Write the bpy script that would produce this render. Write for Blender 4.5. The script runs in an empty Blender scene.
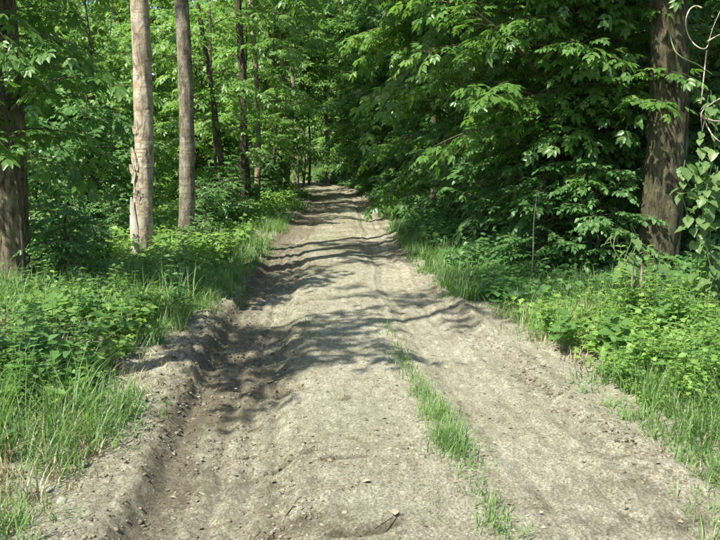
import bpy, math, random
import numpy as np
from mathutils import Vector, Matrix

random.seed(7)
R = math.radians
scene = bpy.context.scene
col = scene.collection

# ------------------------------------------------------------------ camera
CAM_H, FOC, PITCH = 1.65, 800.0, math.atan(120 / 800.0)
cam_d = bpy.data.cameras.new('camera')
cam_d.sensor_width = 36.0
cam_d.lens = FOC * 36.0 / 720.0
cam_d.clip_start, cam_d.clip_end = 0.05, 2000.0
cam = bpy.data.objects.new('camera', cam_d)
col.objects.link(cam)
cam.location = (0, 0, CAM_H)
cam.rotation_euler = (math.pi / 2 - PITCH, 0, 0)
scene.camera = cam

# ------------------------------------------------------------------ sky, sun, exposure
SUN = Vector((-0.40, -0.40, 0.82)).normalized()          # towards the sun
world = bpy.data.worlds.new('World')
scene.world = world
world.use_nodes = True
wn = world.node_tree.nodes
wl = world.node_tree.links
wn.clear()
sky = wn.new('ShaderNodeTexSky')
sky.sky_type = 'NISHITA'
sky.sun_disc = False
sky.sun_elevation = math.asin(SUN.z)
sky.sun_rotation = math.atan2(SUN.x, SUN.y)
bg = wn.new('ShaderNodeBackground')
bg.inputs['Strength'].default_value = 0.10
wo = wn.new('ShaderNodeOutputWorld')
wl.new(sky.outputs[0], bg.inputs['Color'])
wl.new(bg.outputs[0], wo.inputs['Surface'])

sl = bpy.data.lights.new('sun', 'SUN')
sl.energy = 5.0
sl.angle = R(0.53)
sl.color = (1.0, 0.96, 0.88)
so = bpy.data.objects.new('sun', sl)
so.rotation_euler = SUN.to_track_quat('Z', 'Y').to_euler()
so.location = (-10, -8, 25)
col.objects.link(so)

scene.view_settings.view_transform = 'Standard'
scene.view_settings.look = 'None'
scene.view_settings.exposure = 1.2
scene.view_settings.gamma = 1.0
scene.view_settings.use_curve_mapping = False
scene.cycles.max_bounces = 8
scene.cycles.diffuse_bounces = 4
scene.cycles.glossy_bounces = 2
scene.cycles.transmission_bounces = 6
scene.cycles.transparent_max_bounces = 4
scene.cycles.sample_clamp_indirect = 8.0
scene.cycles.use_denoising = True
scene.cycles.denoiser = 'OPENIMAGEDENOISE'


# ------------------------------------------------------------------ helpers
def ray(px, py):
    a, b = (px - 360) / FOC, -(py - 270) / FOC
    s, c = math.sin(PITCH), math.cos(PITCH)
    return Vector((a, c + b * s, -s + b * c))


def at_ground(px, py):
    d = ray(px, py)
    t = -CAM_H / d.z
    return Vector((d.x * t, d.y * t, 0))


def at_depth(px, py, Y):
    d = ray(px, py)
    t = Y / d.y
    return Vector((d.x * t, Y, CAM_H + d.z * t))


def tag(o, label=None, cat=None, group=None, kind=None):
    if label: o['label'] = label
    if cat: o['category'] = cat
    if group: o['group'] = group
    if kind: o['kind'] = kind
    return o


def empty(name, loc=(0, 0, 0), rz=0.0, sc=1.0):
    o = bpy.data.objects.new(name, None)
    o.location = loc
    o.rotation_euler = (0, 0, rz)
    o.scale = (sc, sc, sc)
    o.empty_display_size = 0.1
    col.objects.link(o)
    return o


def link(name, me, parent=None, loc=None):
    o = bpy.data.objects.new(name, me)
    if loc is not None: o.location = loc
    col.objects.link(o)
    if parent is not None: o.parent = parent
    return o


def to_mesh(name, V, quads=None, tris=None, var=None, mat=None, smooth=False, attrs=None):
    me = bpy.data.meshes.new(name)
    V = np.ascontiguousarray(V, dtype=np.float32)
    nq = 0 if quads is None else len(quads)
    nt = 0 if tris is None else len(tris)
    idx = []
    if nq: idx.append(np.asarray(quads).ravel())
    if nt: idx.append(np.asarray(tris).ravel())
    idx = np.concatenate(idx).astype(np.int32)
    starts = np.concatenate([np.arange(nq) * 4, nq * 4 + np.arange(nt) * 3]).astype(np.int32)
    me.vertices.add(len(V)); me.vertices.foreach_set('co', V.ravel())
    me.loops.add(len(idx)); me.loops.foreach_set('vertex_index', idx)
    me.polygons.add(nq + nt); me.polygons.foreach_set('loop_start', starts)
    if smooth:
        me.polygons.foreach_set('use_smooth', np.ones(nq + nt, dtype=bool))
    me.update(calc_edges=True)
    if var is not None:
        a = me.attributes.new('var', 'FLOAT', 'POINT')
        a.data.foreach_set('value', np.asarray(var, dtype=np.float32))
    for k, v in (attrs or {}).items():
        a = me.attributes.new(k, 'FLOAT', 'POINT')
        a.data.foreach_set('value', np.asarray(v, dtype=np.float32))
    if mat: me.materials.append(mat)
    return me


class Soup:
    """collects vertex and face arrays, builds one mesh"""
    def __init__(s):
        s.V, s.Q, s.T, s.var, s.n = [], [], [], [], 0

    def add(s, V, Q=None, T=None, var=0.5):
        V = np.asarray(V, float)
        if Q is not None and len(Q): s.Q.append(np.asarray(Q) + s.n)
        if T is not None and len(T): s.T.append(np.asarray(T) + s.n)
        s.V.append(V)
        s.var.append(np.broadcast_to(np.asarray(var, float), (len(V),)))
        s.n += len(V)

    def mesh(s, name, mat, smooth=False):
        return to_mesh(name, np.concatenate(s.V), np.concatenate(s.Q) if s.Q else None,
                       np.concatenate(s.T) if s.T else None, np.concatenate(s.var), mat, smooth)


# value noise ------------------------------------------------------
def _hash(i, j, seed):
    h = (i.astype(np.int64) * 374761393 + j.astype(np.int64) * 668265263 + seed * 974711) & 0x7fffffff
    h = ((h ^ (h >> 13)) * 1274126177) & 0x7fffffff
    return ((h ^ (h >> 16)) & 0xffff) / 65535.0


def vnoise(x, y, seed=0):
    x = np.asarray(x, float); y = np.asarray(y, float)
    i = np.floor(x); j = np.floor(y)
    fx, fy = x - i, y - j
    fx = fx * fx * (3 - 2 * fx); fy = fy * fy * (3 - 2 * fy)
    a, b = _hash(i, j, seed), _hash(i + 1, j, seed)
    c, d = _hash(i, j + 1, seed), _hash(i + 1, j + 1, seed)
    return (a * (1 - fx) + b * fx) * (1 - fy) + (c * (1 - fx) + d * fx) * fy


def fbm(x, y, seed=0, octv=4, gain=0.5):
    s, a, t = 0, 1.0, 0
    for k in range(octv):
        s = s + a * (vnoise(x * 2 ** k, y * 2 ** k, seed + 17 * k) - 0.5)
        t += a; a *= gain
    return s / t * 2


def sstep(a, b, x):
    t = np.clip((x - a) / (b - a), 0, 1)
    return t * t * (3 - 2 * t)


# ------------------------------------------------------------------ terrain
YK = [-60, 0, 3.5, 5.8, 7.2, 9.4, 11.5, 14.5, 18, 22, 26, 31, 38, 46, 60]
XLK = [-1.0, -1.0, -1.06, -1.22, -1.28, -1.36, -1.44, -1.55, -1.55, -1.5, -1.55, -1.9, -3.6, -6.5, -14]
XRK = [1.6, 1.6, 1.57, 1.22, 1.12, 0.94, 0.80, 0.68, 0.57, 0.45, 0.28, -0.05, -1.5, -4.2, -11]


def edges(y):
    return np.interp(y, YK, XLK), np.interp(y, YK, XRK)


def ucoord(x, y):
    l, r = edges(y)
    return (x - l) / (r - l)


def bump(u, c, w):
    return np.exp(-((u - c) / w) ** 2)


def height(x, y, detail=True):
    x = np.asarray(x, float); y = np.asarray(y, float)
    wob = 0.05 * fbm(x * 0 + 3.1, y * 0.9, 5, 3)
    u = ucoord(x, y) + wob
    h = 0.10 * fbm(x * 0.13, y * 0.13, 1, 3)*sstep(3, 8, np.abs(x))
    damp_shade = 0.55 + 0.45 * fbm(x * 0 + 1.7, y * 0.35, 8, 2)
    # ruts
    rut = sstep(-0.025, 0.03, u) * (1 - sstep(0.20, 0.36, u))
    h = h - (0.10 * (1 - 0.62 * sstep(8, 13, y)) + 0.035 * bump(y, 6.6, 0.9) + 0.02 * bump(y, 10.5, 2)) * rut
    cross = np.sin(y * 2 * np.pi / 0.62 + 3.0 * fbm(x * 0.8, y * 0.6, 21, 2))
    h = h + rut * 0.020 * cross * (bump(y, 6.7, 1.3) + .7 * bump(y, 10.2, 1.6))
    # lengthwise wheel grooves
    w1 = u + 0.02 * fbm(x * 0 + 5, y * 0.5, 25, 2)
    h = h - (0.016 * bump(w1, 0.125, 0.012) + 0.013 * bump(w1, 0.185, 0.010) + 0.016 * bump(w1, 0.245, 0.013) - 0.012 * bump(w1, 0.155, 0.012) - 0.014 * bump(w1, 0.29, 0.016)) * (1 - sstep(12, 18, y))
    h = h - (0.012 * bump(w1, 0.745, 0.012) + 0.012 * bump(w1, 0.865, 0.012) - 0.012 * bump(w1, 0.70, 0.014) - 0.014 * bump(w1, 0.91, 0.014))
    h = h - 0.035 * bump(u, 0.80, 0.12)
    h = h + 0.018 * bump(u, 0.62, 0.06)
    # thrown-up mud on both shoulders
    lump = 0.5 + 0.9 * np.clip(fbm(x * 2.2, y * 1.3, 31, 3) + 0.35, 0, 1.2)
    h = h + (0.018 + 0.03 * bump(y, 6.9, 1.6) + 0.015 * bump(y, 11, 2.0)) * bump(u, -0.085, 0.05) * lump
    h = h + 0.05 * bump(u, 1.03, 0.04) * lump
    h = h + 0.10 * sstep(0.05, 0.7, -u) + 0.10 * sstep(1.1, 1.8, u)
    # rising, rolling wood floor away from the track
    h = h + 0.5 * sstep(7, 30, np.abs(x)) + (0.010 + 0.04 * sstep(1.0, 2.2, np.abs(u - .5) * 2)) * fbm(x * 0.5, y * 0.5, 41, 3)
    if detail:
        rough = 0.55 + 0.7 * (bump(u, 0.15, 0.2) + bump(u, -0.08, 0.1) + 0.7 * bump(u, 1.03, 0.08))
        rough = rough * (0.7 + 0.6 * bump(y, 7, 2.0))
        churn = bump(u, -0.05, 0.09) * (0.25 + bump(y, 6.8, 1.7) + 0.6 * bump(y, 11, 2.2))
        g = fbm(x * 12 + 4, y * 8, 151, 4, 0.65)
        h = h + 0.045 * churn * (0.30 - np.abs(g) * 1.6)
        h = h + 0.009 * fbm(x * 4.5, y * 2.2, 51, 3) * rough
        f = fbm(x * 22, y * 13, 61, 4, 0.72)
        h = h + 0.010 * f * rough + 0.030 * np.clip(f - 0.24, 0, 1) * rough
        pit = vnoise(x * 24, y * 24, 63)
        h = h - 0.010 * sstep(.82, .95, pit) * rough
        # tyre tread prints in the wheel tracks
        tread = np.sin(y * 2 * np.pi / 0.085 + 2.2 * np.abs(u - 0.15) * 30)
        h = h + 0.0035 * tread * bump(u, 0.17, 0.06) * sstep(-0.2, 0.4, fbm(x, y * 0.4, 71, 2))
        tread = np.sin(y * 2 * np.pi / 0.09)
        h = h + 0.0015 * tread * bump(u, 0.46, 0.025) * sstep(-0.1, 0.3, fbm(x * .3, y * 0.5, 73, 2))
    return h


# gouges and tyre scrapes: pixel ends of the two-dimensional photo laid on the ground, depth, width, toothed
GOUGES = [((326, 457), (365, 454), .045, .022, 0), ((340, 534), (378, 530), .045, .026, 0), ((378, 530), (400, 521), .03, .02, 0), ((402, 436), (412, 462), .035, .016, 1), ((412, 462), (428, 488), .035, .016, 1),
          ((411, 436), (425, 462), .022, .012, 1), ((352, 437), (368, 443), .02, .016, 0), ((280, 455), (312, 448), .028, .018, 0), ((344, 398), (352, 396), .04, .025, 0),
          ((180, 400), (150, 440), .03, .03, 1), ((228, 345), (300, 352), .03, .04, 0), ((215, 372), (300, 384), .03, .05, 0), ((240, 330), (310, 334), .02, .04, 0),
          ((270, 519), (320, 512), .03, .03, 1), ((520, 378), (560, 400), .025, .03, 1), ((590, 420), (640, 452), .022, .02, 1), ((300, 300), (350, 297), .03, .05, 0), ((352, 285), (362, 284), .05, .05, 0)]


def gouge(x, y):
    tot = np.zeros_like(x)
    for a, b, dep, w, tooth in GOUGES:
        dep, w = dep * 1.25, w * 1.35
        A, B = at_ground(*a), at_ground(*b)
        ex, ey = B.x - A.x, B.y - A.y
        L2 = ex * ex + ey * ey
        t = np.clip(((x - A.x) * ex + (y - A.y) * ey) / L2, 0, 1)
        dx, dy = x - A.x - t * ex + .012 * fbm(y * 9, x * 9, 161, 2), y - A.y - t * ey + .012 * fbm(x * 9, y * 9, 162, 2)
        g = dep * np.exp(-(dx * dx + dy * dy) / w ** 2)
        if tooth: g = g * np.clip(.35 + .9 * np.sin(t * math.sqrt(L2) / .05 * 2 * np.pi), 0, 1.2)
        tot = tot + g
    return tot


def hz(x, y):
    return float(height(np.array([x]), np.array([y]), False)[0])


# ------------------------------------------------------------------ materials
def new_mat(name):
    m = bpy.data.materials.new(name)
    m.use_nodes = True
    nt = m.node_tree
    nt.nodes.clear()
    out = nt.nodes.new('ShaderNodeOutputMaterial')
    return m, nt, out


def node(nt, kind, **kw):
    n = nt.nodes.new(kind)
    for k, v in kw.items():
        if k in n.inputs: n.inputs[k].default_value = v
        else: setattr(n, k, v)
    return n


def ramp(nt, stops, src):
    r = nt.nodes.new('ShaderNodeValToRGB')
    e = r.color_ramp.elements
    while len(e) < len(stops): e.new(0.5)
    for k, (p, c) in enumerate(stops):
        e[k].position = p
        e[k].color = (c[0], c[1], c[2], 1) if not isinstance(c, float) else (c, c, c, 1)
    nt.links.new(src, r.inputs[0])
    return r


def mixc(nt, fac, a, b, mode='MIX'):
    m = nt.nodes.new('ShaderNodeMix')
    m.data_type = 'RGBA'; m.blend_type = mode
    for s, v in ((0, fac), (6, a), (7, b)):
        if isinstance(v, (int, float)): m.inputs[s].default_value = v
        elif isinstance(v, tuple): m.inputs[s].default_value = (*v, 1)
        else: nt.links.new(v, m.inputs[s])
    return m.outputs[2]


def leaf_mat(name, c0, c1, t0, t1, rough=0.45, spec=0.45, trans=0.42):
    m, nt, out = new_mat(name)
    at = node(nt, 'ShaderNodeAttribute', attribute_name='var')
    oi = node(nt, 'ShaderNodeObjectInfo')
    ad = node(nt, 'ShaderNodeMath', operation='MULTIPLY_ADD')
    nt.links.new(oi.outputs['Random'], ad.inputs[0]); ad.inputs[1].default_value = 0.35
    sc = node(nt, 'ShaderNodeMath', operation='MULTIPLY'); sc.inputs[1].default_value = 0.75
    nt.links.new(at.outputs['Fac'], sc.inputs[0]); nt.links.new(sc.outputs[0], ad.inputs[2])
    base = ramp(nt, [(0.0, c0), (0.8, c1), (0.97, tuple(min(1, c * 1.3 + (0.03 if i == 0 else 0)) for i, c in enumerate(c1)))], ad.outputs[0])
    tr = ramp(nt, [(0.0, t0), (1.0, t1)], ad.outputs[0])
    # underside is paler
    ge = node(nt, 'ShaderNodeNewGeometry')
    pal = mixc(nt, 0.35, base.outputs[0], (0.16, 0.20, 0.10))
    bc = mixc(nt, ge.outputs['Backfacing'], base.outputs[0], pal)
    p = node(nt, 'ShaderNodeBsdfPrincipled', Roughness=rough)
    p.inputs['Specular IOR Level'].default_value = spec
    nt.links.new(bc, p.inputs['Base Color'])
    tl = node(nt, 'ShaderNodeBsdfTranslucent')
    nt.links.new(tr.outputs[0], tl.inputs['Color'])
    mx = node(nt, 'ShaderNodeMixShader'); mx.inputs[0].default_value = trans
    nt.links.new(p.outputs[0], mx.inputs[1]); nt.links.new(tl.outputs[0], mx.inputs[2])
    nt.links.new(mx.outputs[0], out.inputs['Surface'])
    return m


M = {}
M['elder'] = leaf_mat('box_elder_leaf', (0.040, 0.105, 0.026), (0.112, 0.215, 0.046), (0.11, 0.28, 0.035), (0.26, 0.48, 0.07), rough=.38)
M['poplar_and_lit'] = leaf_mat('poplar_and_lit_leaf', (0.070, 0.150, 0.030), (0.150, 0.265, 0.060), (0.20, 0.42, 0.05), (0.40, 0.64, 0.12))  # also used for the lit copies, with sunlight in the leaf tone
M['shrub'] = leaf_mat('shrub_leaf', (0.050, 0.125, 0.035), (0.115, 0.225, 0.070), (0.11, 0.31, 0.06), (0.22, 0.45, 0.12))
M['hop'] = leaf_mat('hop_leaf', (0.060, 0.120, 0.034), (0.135, 0.215, 0.075), (0.12, 0.28, 0.04), (0.26, 0.44, 0.09), rough=0.42)
M['weed'] = leaf_mat('weed_leaf', (0.092, 0.185, 0.034), (0.190, 0.320, 0.075), (0.23, 0.46, 0.06), (0.41, 0.63, 0.13), rough=0.5)
M['nettle'] = leaf_mat('nettle_leaf', (0.050, 0.120, 0.030), (0.110, 0.215, 0.055), (0.14, 0.34, 0.05), (0.28, 0.50, 0.10), rough=0.5)
M['grass'] = leaf_mat('grass_blade', (0.060, 0.140, 0.032), (0.150, 0.260, 0.070), (0.15, 0.35, 0.05), (0.33, 0.55, 0.12), rough=0.5, trans=0.38)
M['straw'] = leaf_mat('dry_grass_blade', (0.20, 0.17, 0.09), (0.36, 0.30, 0.17), (0.20, 0.17, 0.08), (0.3, 0.25, 0.12), trans=0.2)
M['litter'] = leaf_mat('dry_leaf', (0.10, 0.07, 0.04), (0.34, 0.29, 0.20), (0.14, 0.10, 0.05), (0.25, 0.2, 0.1), trans=0.1, rough=0.7, spec=0.2)


def bark_mat(name, c0, c1, c2, vscale=(14, 14, 2.2), bump_s=0.6, moss=0.0, bands=0.0, patch=None):
    m, nt, out = new_mat(name)
    tc = node(nt, 'ShaderNodeTexCoord')
    mp = node(nt, 'ShaderNodeMapping'); mp.inputs['Scale'].default_value = vscale
    nt.links.new(tc.outputs['Object'], mp.inputs['Vector'])
    n1 = node(nt, 'ShaderNodeTexNoise', Scale=1.0, Detail=8.0, Roughness=0.68, Distortion=0.6)
    nt.links.new(mp.outputs[0], n1.inputs['Vector'])
    n2 = node(nt, 'ShaderNodeTexNoise', Scale=3.5, Detail=5.0, Roughness=0.6)
    nt.links.new(tc.outputs['Object'], n2.inputs['Vector'])
    r1 = ramp(nt, [(0.38, c0), (0.49, c1), (0.63, c2)], n1.outputs['Fac'])
    cc = mixc(nt, 0.55, r1.outputs[0], ramp(nt, [(0.38, (0.45, 0.42, 0.38)), (0.60, (1.0, 1.0, 1.0))], n2.outputs['Fac']).outputs[0], 'MULTIPLY')
    hsrc = n1.outputs['Fac']
    if bands:
        mb = node(nt, 'ShaderNodeMapping'); mb.inputs['Scale'].default_value = (3.5, 3.5, 34)
        nt.links.new(tc.outputs['Object'], mb.inputs['Vector'])
        nb = node(nt, 'ShaderNodeTexNoise', Scale=1.0, Detail=4.0, Roughness=0.6)
        nt.links.new(mb.outputs[0], nb.inputs['Vector'])
        rb = ramp(nt, [(0.53, 0.0), (0.62, 1.0)], nb.outputs['Fac'])
        ml = node(nt, 'ShaderNodeMath', operation='MULTIPLY'); ml.inputs[1].default_value = bands
        nt.links.new(rb.outputs[0], ml.inputs[0])
        cc = mixc(nt, ml.outputs[0], cc, c0)
    if patch:
        npz = node(nt, 'ShaderNodeTexNoise', Scale=7.0, Detail=6.0, Roughness=0.7)
        nt.links.new(tc.outputs['Object'], npz.inputs['Vector'])
        rp = ramp(nt, [(0.52, 0.0), (0.60, 1.0)], npz.outputs['Fac'])
        cc = mixc(nt, rp.outputs[0], cc, patch)
    if moss:
        nm = node(nt, 'ShaderNodeTexNoise', Scale=5.0, Detail=6.0, Roughness=0.65)
        nt.links.new(tc.outputs['Object'], nm.inputs['Vector'])
        rm = ramp(nt, [(0.48, 0.0), (0.66, moss)], nm.outputs['Fac'])
        cc = mixc(nt, rm.outputs[0], cc, (0.075, 0.10, 0.035))
    p = node(nt, 'ShaderNodeBsdfPrincipled', Roughness=0.9)
    p.inputs['Specular IOR Level'].default_value = 0.15
    nt.links.new(cc, p.inputs['Base Color'])
    b = node(nt, 'ShaderNodeBump', Strength=bump_s, Distance=0.05)
    nt.links.new(hsrc, b.inputs['Height'])
    nt.links.new(b.outputs[0], p.inputs['Normal'])
    nt.links.new(p.outputs[0], out.inputs['Surface'])
    return m


M['bark_pale'] = bark_mat('pale_flaky_bark', (0.22, 0.17, 0.11), (0.48, 0.41, 0.30), (0.66, 0.60, 0.48), (10, 10, 5), 0.7, bands=0.8, patch=(0.40, 0.30, 0.19))
M['bark_grey'] = bark_mat('grey_brown_bark', (0.13, 0.108, 0.072), (0.27, 0.238, 0.170), (0.38, 0.345, 0.265), (14, 14, 6), 1.0, bands=0.6)
M['bark_brown'] = bark_mat('furrowed_brown_bark', (0.07, 0.056, 0.036), (0.235, 0.19, 0.12), (0.40, 0.34, 0.23), (26, 26, 6), 1.0, moss=0.25)
M['bark_moss'] = bark_mat('mossy_brown_bark', (0.038, 0.034, 0.019), (0.095, 0.085, 0.048), (0.165, 0.150, 0.090), (26, 26, 7), 1.0, moss=0.4)
M['bark_dark'] = bark_mat('dark_thin_bark', (0.035, 0.030, 0.022), (0.085, 0.07, 0.05), (0.15, 0.125, 0.09), (20, 20, 4), 0.7, moss=0.4)
M['bark_tan'] = bark_mat('tan_bark', (0.12, 0.095, 0.06), (0.25, 0.205, 0.135), (0.36, 0.31, 0.22), (12, 12, 5), 0.6, bands=0.5)
M['twig'] = bark_mat('twig_bark', (0.06, 0.05, 0.03), (0.12, 0.10, 0.06), (0.2, 0.17, 0.1), (30, 30, 10), 0.3)
M['deadwood'] = bark_mat('bleached_dead_wood', (0.22, 0.17, 0.11), (0.42, 0.35, 0.26), (0.60, 0.53, 0.42), (40, 40, 10), 0.3)
M['wood_bare'] = bark_mat('bare_weathered_wood', (0.42, 0.37, 0.29), (0.55, 0.50, 0.41), (0.66, 0.61, 0.52), (40, 40, 1.2), 0.5)


def stem_mat():
    m, nt, out = new_mat('green_stem')
    p = node(nt, 'ShaderNodeBsdfPrincipled', Roughness=0.5)
    n1 = node(nt, 'ShaderNodeTexNoise', Scale=18.0, Detail=3.0)
    r1 = ramp(nt, [(0.3, (0.08, 0.13, 0.03)), (0.7, (0.16, 0.20, 0.06))], n1.outputs['Fac'])
    nt.links.new(r1.outputs[0], p.inputs['Base Color'])
    nt.links.new(p.outputs[0], out.inputs['Surface'])
    return m


M['stem'] = stem_mat()


def dirt_mat(name, is_track):
    m, nt, out = new_mat(name)
    tc = node(nt, 'ShaderNodeTexCoord')
    big = node(nt, 'ShaderNodeTexNoise', Scale=1.3, Detail=6.0, Roughness=0.6)
    mid = node(nt, 'ShaderNodeTexNoise', Scale=9.0, Detail=8.0, Roughness=0.7)
    fine = node(nt, 'ShaderNodeTexNoise', Scale=95.0 if is_track else 70.0, Detail=8.0, Roughness=0.8)
    for n in (big, fine): nt.links.new(tc.outputs['Object'], n.inputs['Vector'])
    mpd = node(nt, 'ShaderNodeMapping'); mpd.inputs['Scale'].default_value = (1.6, .7, 1) if is_track else (1, 1, 1)
    nt.links.new(tc.outputs['Object'], mpd.inputs['Vector']); nt.links.new(mpd.outputs[0], mid.inputs['Vector'])
    if is_track:
        dry = ramp(nt, [(0.34, (0.265, 0.248, 0.186)), (0.44, (0.362, 0.346, 0.264)), (0.55, (0.432, 0.417, 0.326)), (0.66, (0.515, 0.495, 0.400))], mid.outputs['Fac'])
        spk = ramp(nt, [(0.38, (0.30, 0.27, 0.23)), (0.47, (0.88, 0.87, 0.85)), (0.56, (1.0, 1.0, 1.0)), (0.65, (1.32, 1.32, 1.27))], fine.outputs['Fac'])
        # crumbs: each grain has its own tone, dark gaps between them
        wob = node(nt, 'ShaderNodeMix'); wob.data_type = 'VECTOR'; wob.inputs[0].default_value = 0.025
        nt.links.new(tc.outputs['Object'], wob.inputs[4]); nt.links.new(fine.outputs['Color'], wob.inputs[5])
        cr = []
        for sc_ in (48.0, 125.0):
            v1 = node(nt, 'ShaderNodeTexVoronoi', Scale=sc_); nt.links.new(wob.outputs[1], v1.inputs['Vector'])
            sep = node(nt, 'ShaderNodeSeparateColor'); nt.links.new(v1.outputs['Color'], sep.inputs[0])
            tone = ramp(nt, [(0.0, (0.55, 0.53, 0.50)), (0.14, (0.80, 0.79, 0.77)), (0.30, (0.97, 0.97, 0.96)), (0.86, (1.03, 1.03, 1.02)), (1.0, (1.28, 1.28, 1.25))], sep.outputs[0])
            gap = ramp(nt, [(0.55, (1.0, 1.0, 1.0)), (0.85, (0.62, 0.60, 0.56))], v1.outputs['Distance'])
            cr.append((tone, gap, v1))
        c = mixc(nt, 0.9, dry.outputs[0], spk.outputs[0], 'MULTIPLY')
        for tone, gap, v1 in cr:
            msk = ramp(nt, [(0.40, 0.25), (0.60, 0.95)], mid.outputs['Fac'])
            c = mixc(nt, msk.outputs[0], c, tone.outputs[0], 'MULTIPLY')
            c = mixc(nt, 0.10, c, gap.outputs[0], 'MULTIPLY')
        toned = ramp(nt, [(0.40, (0.84, 0.83, 0.76)), (0.60, (1.08, 1.07, 1.04))], big.outputs['Fac'])
        c = mixc(nt, 0.8, c, toned.outputs[0], 'MULTIPLY')
        at = node(nt, 'ShaderNodeAttribute', attribute_name='damp_shade')
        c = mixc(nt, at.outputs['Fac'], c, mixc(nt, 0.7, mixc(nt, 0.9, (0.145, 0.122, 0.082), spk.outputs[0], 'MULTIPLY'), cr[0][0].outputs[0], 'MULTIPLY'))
        al = node(nt, 'ShaderNodeAttribute', attribute_name='algae')
        c = mixc(nt, al.outputs['Fac'], c, (0.20, 0.225, 0.115))
    else:
        soil = ramp(nt, [(0.3, (0.055, 0.043, 0.026)), (0.5, (0.10, 0.08, 0.048)), (0.7, (0.17, 0.135, 0.085))], mid.outputs['Fac'])
        mossr = ramp(nt, [(0.40, 0.0), (0.58, 0.8)], big.outputs['Fac'])
        c = mixc(nt, mossr.outputs[0], soil.outputs[0], (0.060, 0.095, 0.028))
        spk = ramp(nt, [(0.3, (0.5, 0.5, 0.45)), (0.6, (1.1, 1.1, 1.05))], fine.outputs['Fac'])
        c = mixc(nt, 0.7, c, spk.outputs[0], 'MULTIPLY')
        at = node(nt, 'ShaderNodeAttribute', attribute_name='bare')
        drs = ramp(nt, [(0.36, (0.25, 0.222, 0.155)), (0.62, (0.46, 0.43, 0.325))], mid.outputs['Fac'])
        c = mixc(nt, at.outputs['Fac'], c, mixc(nt, 0.7, drs.outputs[0], spk.outputs[0], 'MULTIPLY'))
    p = node(nt, 'ShaderNodeBsdfPrincipled', Roughness=0.95)
    p.inputs['Specular IOR Level'].default_value = 0.12
    nt.links.new(c, p.inputs['Base Color'])
    b1 = node(nt, 'ShaderNodeBump', Strength=0.4, Distance=0.010)
    b2 = node(nt, 'ShaderNodeBump', Strength=1.0, Distance=0.018)
    nt.links.new(mid.outputs['Fac'], b1.inputs['Height'])
    nt.links.new(fine.outputs['Fac'], b2.inputs['Height'])
    nt.links.new(b1.outputs[0], b2.inputs['Normal'])
    last = b2
    if is_track:
        b3 = node(nt, 'ShaderNodeBump', Strength=0.22, Distance=0.006)
        b3.invert = True
        nt.links.new(cr[0][2].outputs['Distance'], b3.inputs['Height']); nt.links.new(b2.outputs[0], b3.inputs['Normal'])
        last = b3
    nt.links.new(last.outputs[0], p.inputs['Normal'])
    nt.links.new(p.outputs[0], out.inputs['Surface'])
    return m


M['track'] = dirt_mat('dry_mud', True)
M['ground'] = dirt_mat('wood_floor_soil', False)


def clod_mat():
    m, nt, out = new_mat('mud_clod')
    at = node(nt, 'ShaderNodeAttribute', attribute_name='var')
    r1 = ramp(nt, [(0.0, (0.085, 0.070, 0.048)), (0.5, (0.19, 0.165, 0.115)), (1.0, (0.33, 0.305, 0.225))], at.outputs['Fac'])
    p = node(nt, 'ShaderNodeBsdfPrincipled', Roughness=0.95)
    p.inputs['Specular IOR Level'].default_value = 0.1
    nt.links.new(r1.outputs[0], p.inputs['Base Color'])
    nt.links.new(p.outputs[0], out.inputs['Surface'])
    return m


M['clod'] = clod_mat()
M['stone'] = bark_mat('pale_stone', (0.24, 0.24, 0.19), (0.34, 0.335, 0.27), (0.44, 0.43, 0.36), (6, 6, 6), 0.3)


# ------------------------------------------------------------------ ground and track sheets
def grid(xs_rows, ys):
    nr, nc = len(ys), xs_rows.shape[1]
    X = xs_rows; Y = np.repeat(ys[:, None], nc, 1)
    i = np.arange(nr - 1)[:, None] * nc + np.arange(nc - 1)[None]
    q = np.stack([i, i + 1, i + nc + 1, i + nc], -1).reshape(-1, 4)
    return X, Y, q


def growing(y0, y1, s0, p):
    out = [y0]
    while out[-1] < y1:
        y = out[-1]
        out.append(y + s0 * (max(y, 3.0) / 3.0) ** p)
    return np.array(out)


# the track: u from -0.34 to 1.26 of its width
ys = np.concatenate([np.arange(-4, 2.6, 0.08), growing(2.6, 52, 0.0065, 1.62)])
us = np.linspace(-0.34, 1.26, 340)
l, r = edges(ys)
ragL = 0.10 * fbm(ys * 1.3, ys * 0 + 2, 91, 3); ragR = 0.10 * fbm(ys * 1.1, ys * 0 + 9, 93, 3)
U = us[None] + ((us[None] < 0.0) * (us[None] / -0.34) * -ragL[:, None]) + ((us[None] > 1.0) * ((us[None] - 1) / 0.26) * ragR[:, None])
X, Y, q = grid(l[:, None] + U * (r - l)[:, None], ys)
Z = height(X, Y)
edge_dn = np.maximum(sstep(0.97, 1.0, (us + 0.34) / 1.6), 1 - sstep(0, 0.03, (us + 0.34) / 1.6))
gg = gouge(X, Y)
Z = Z + 0.012 - 0.07 * edge_dn[None] - gg
uu = ucoord(X, Y)
nz = fbm(X * 2.5, Y * 2.0, 101, 4)
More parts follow.
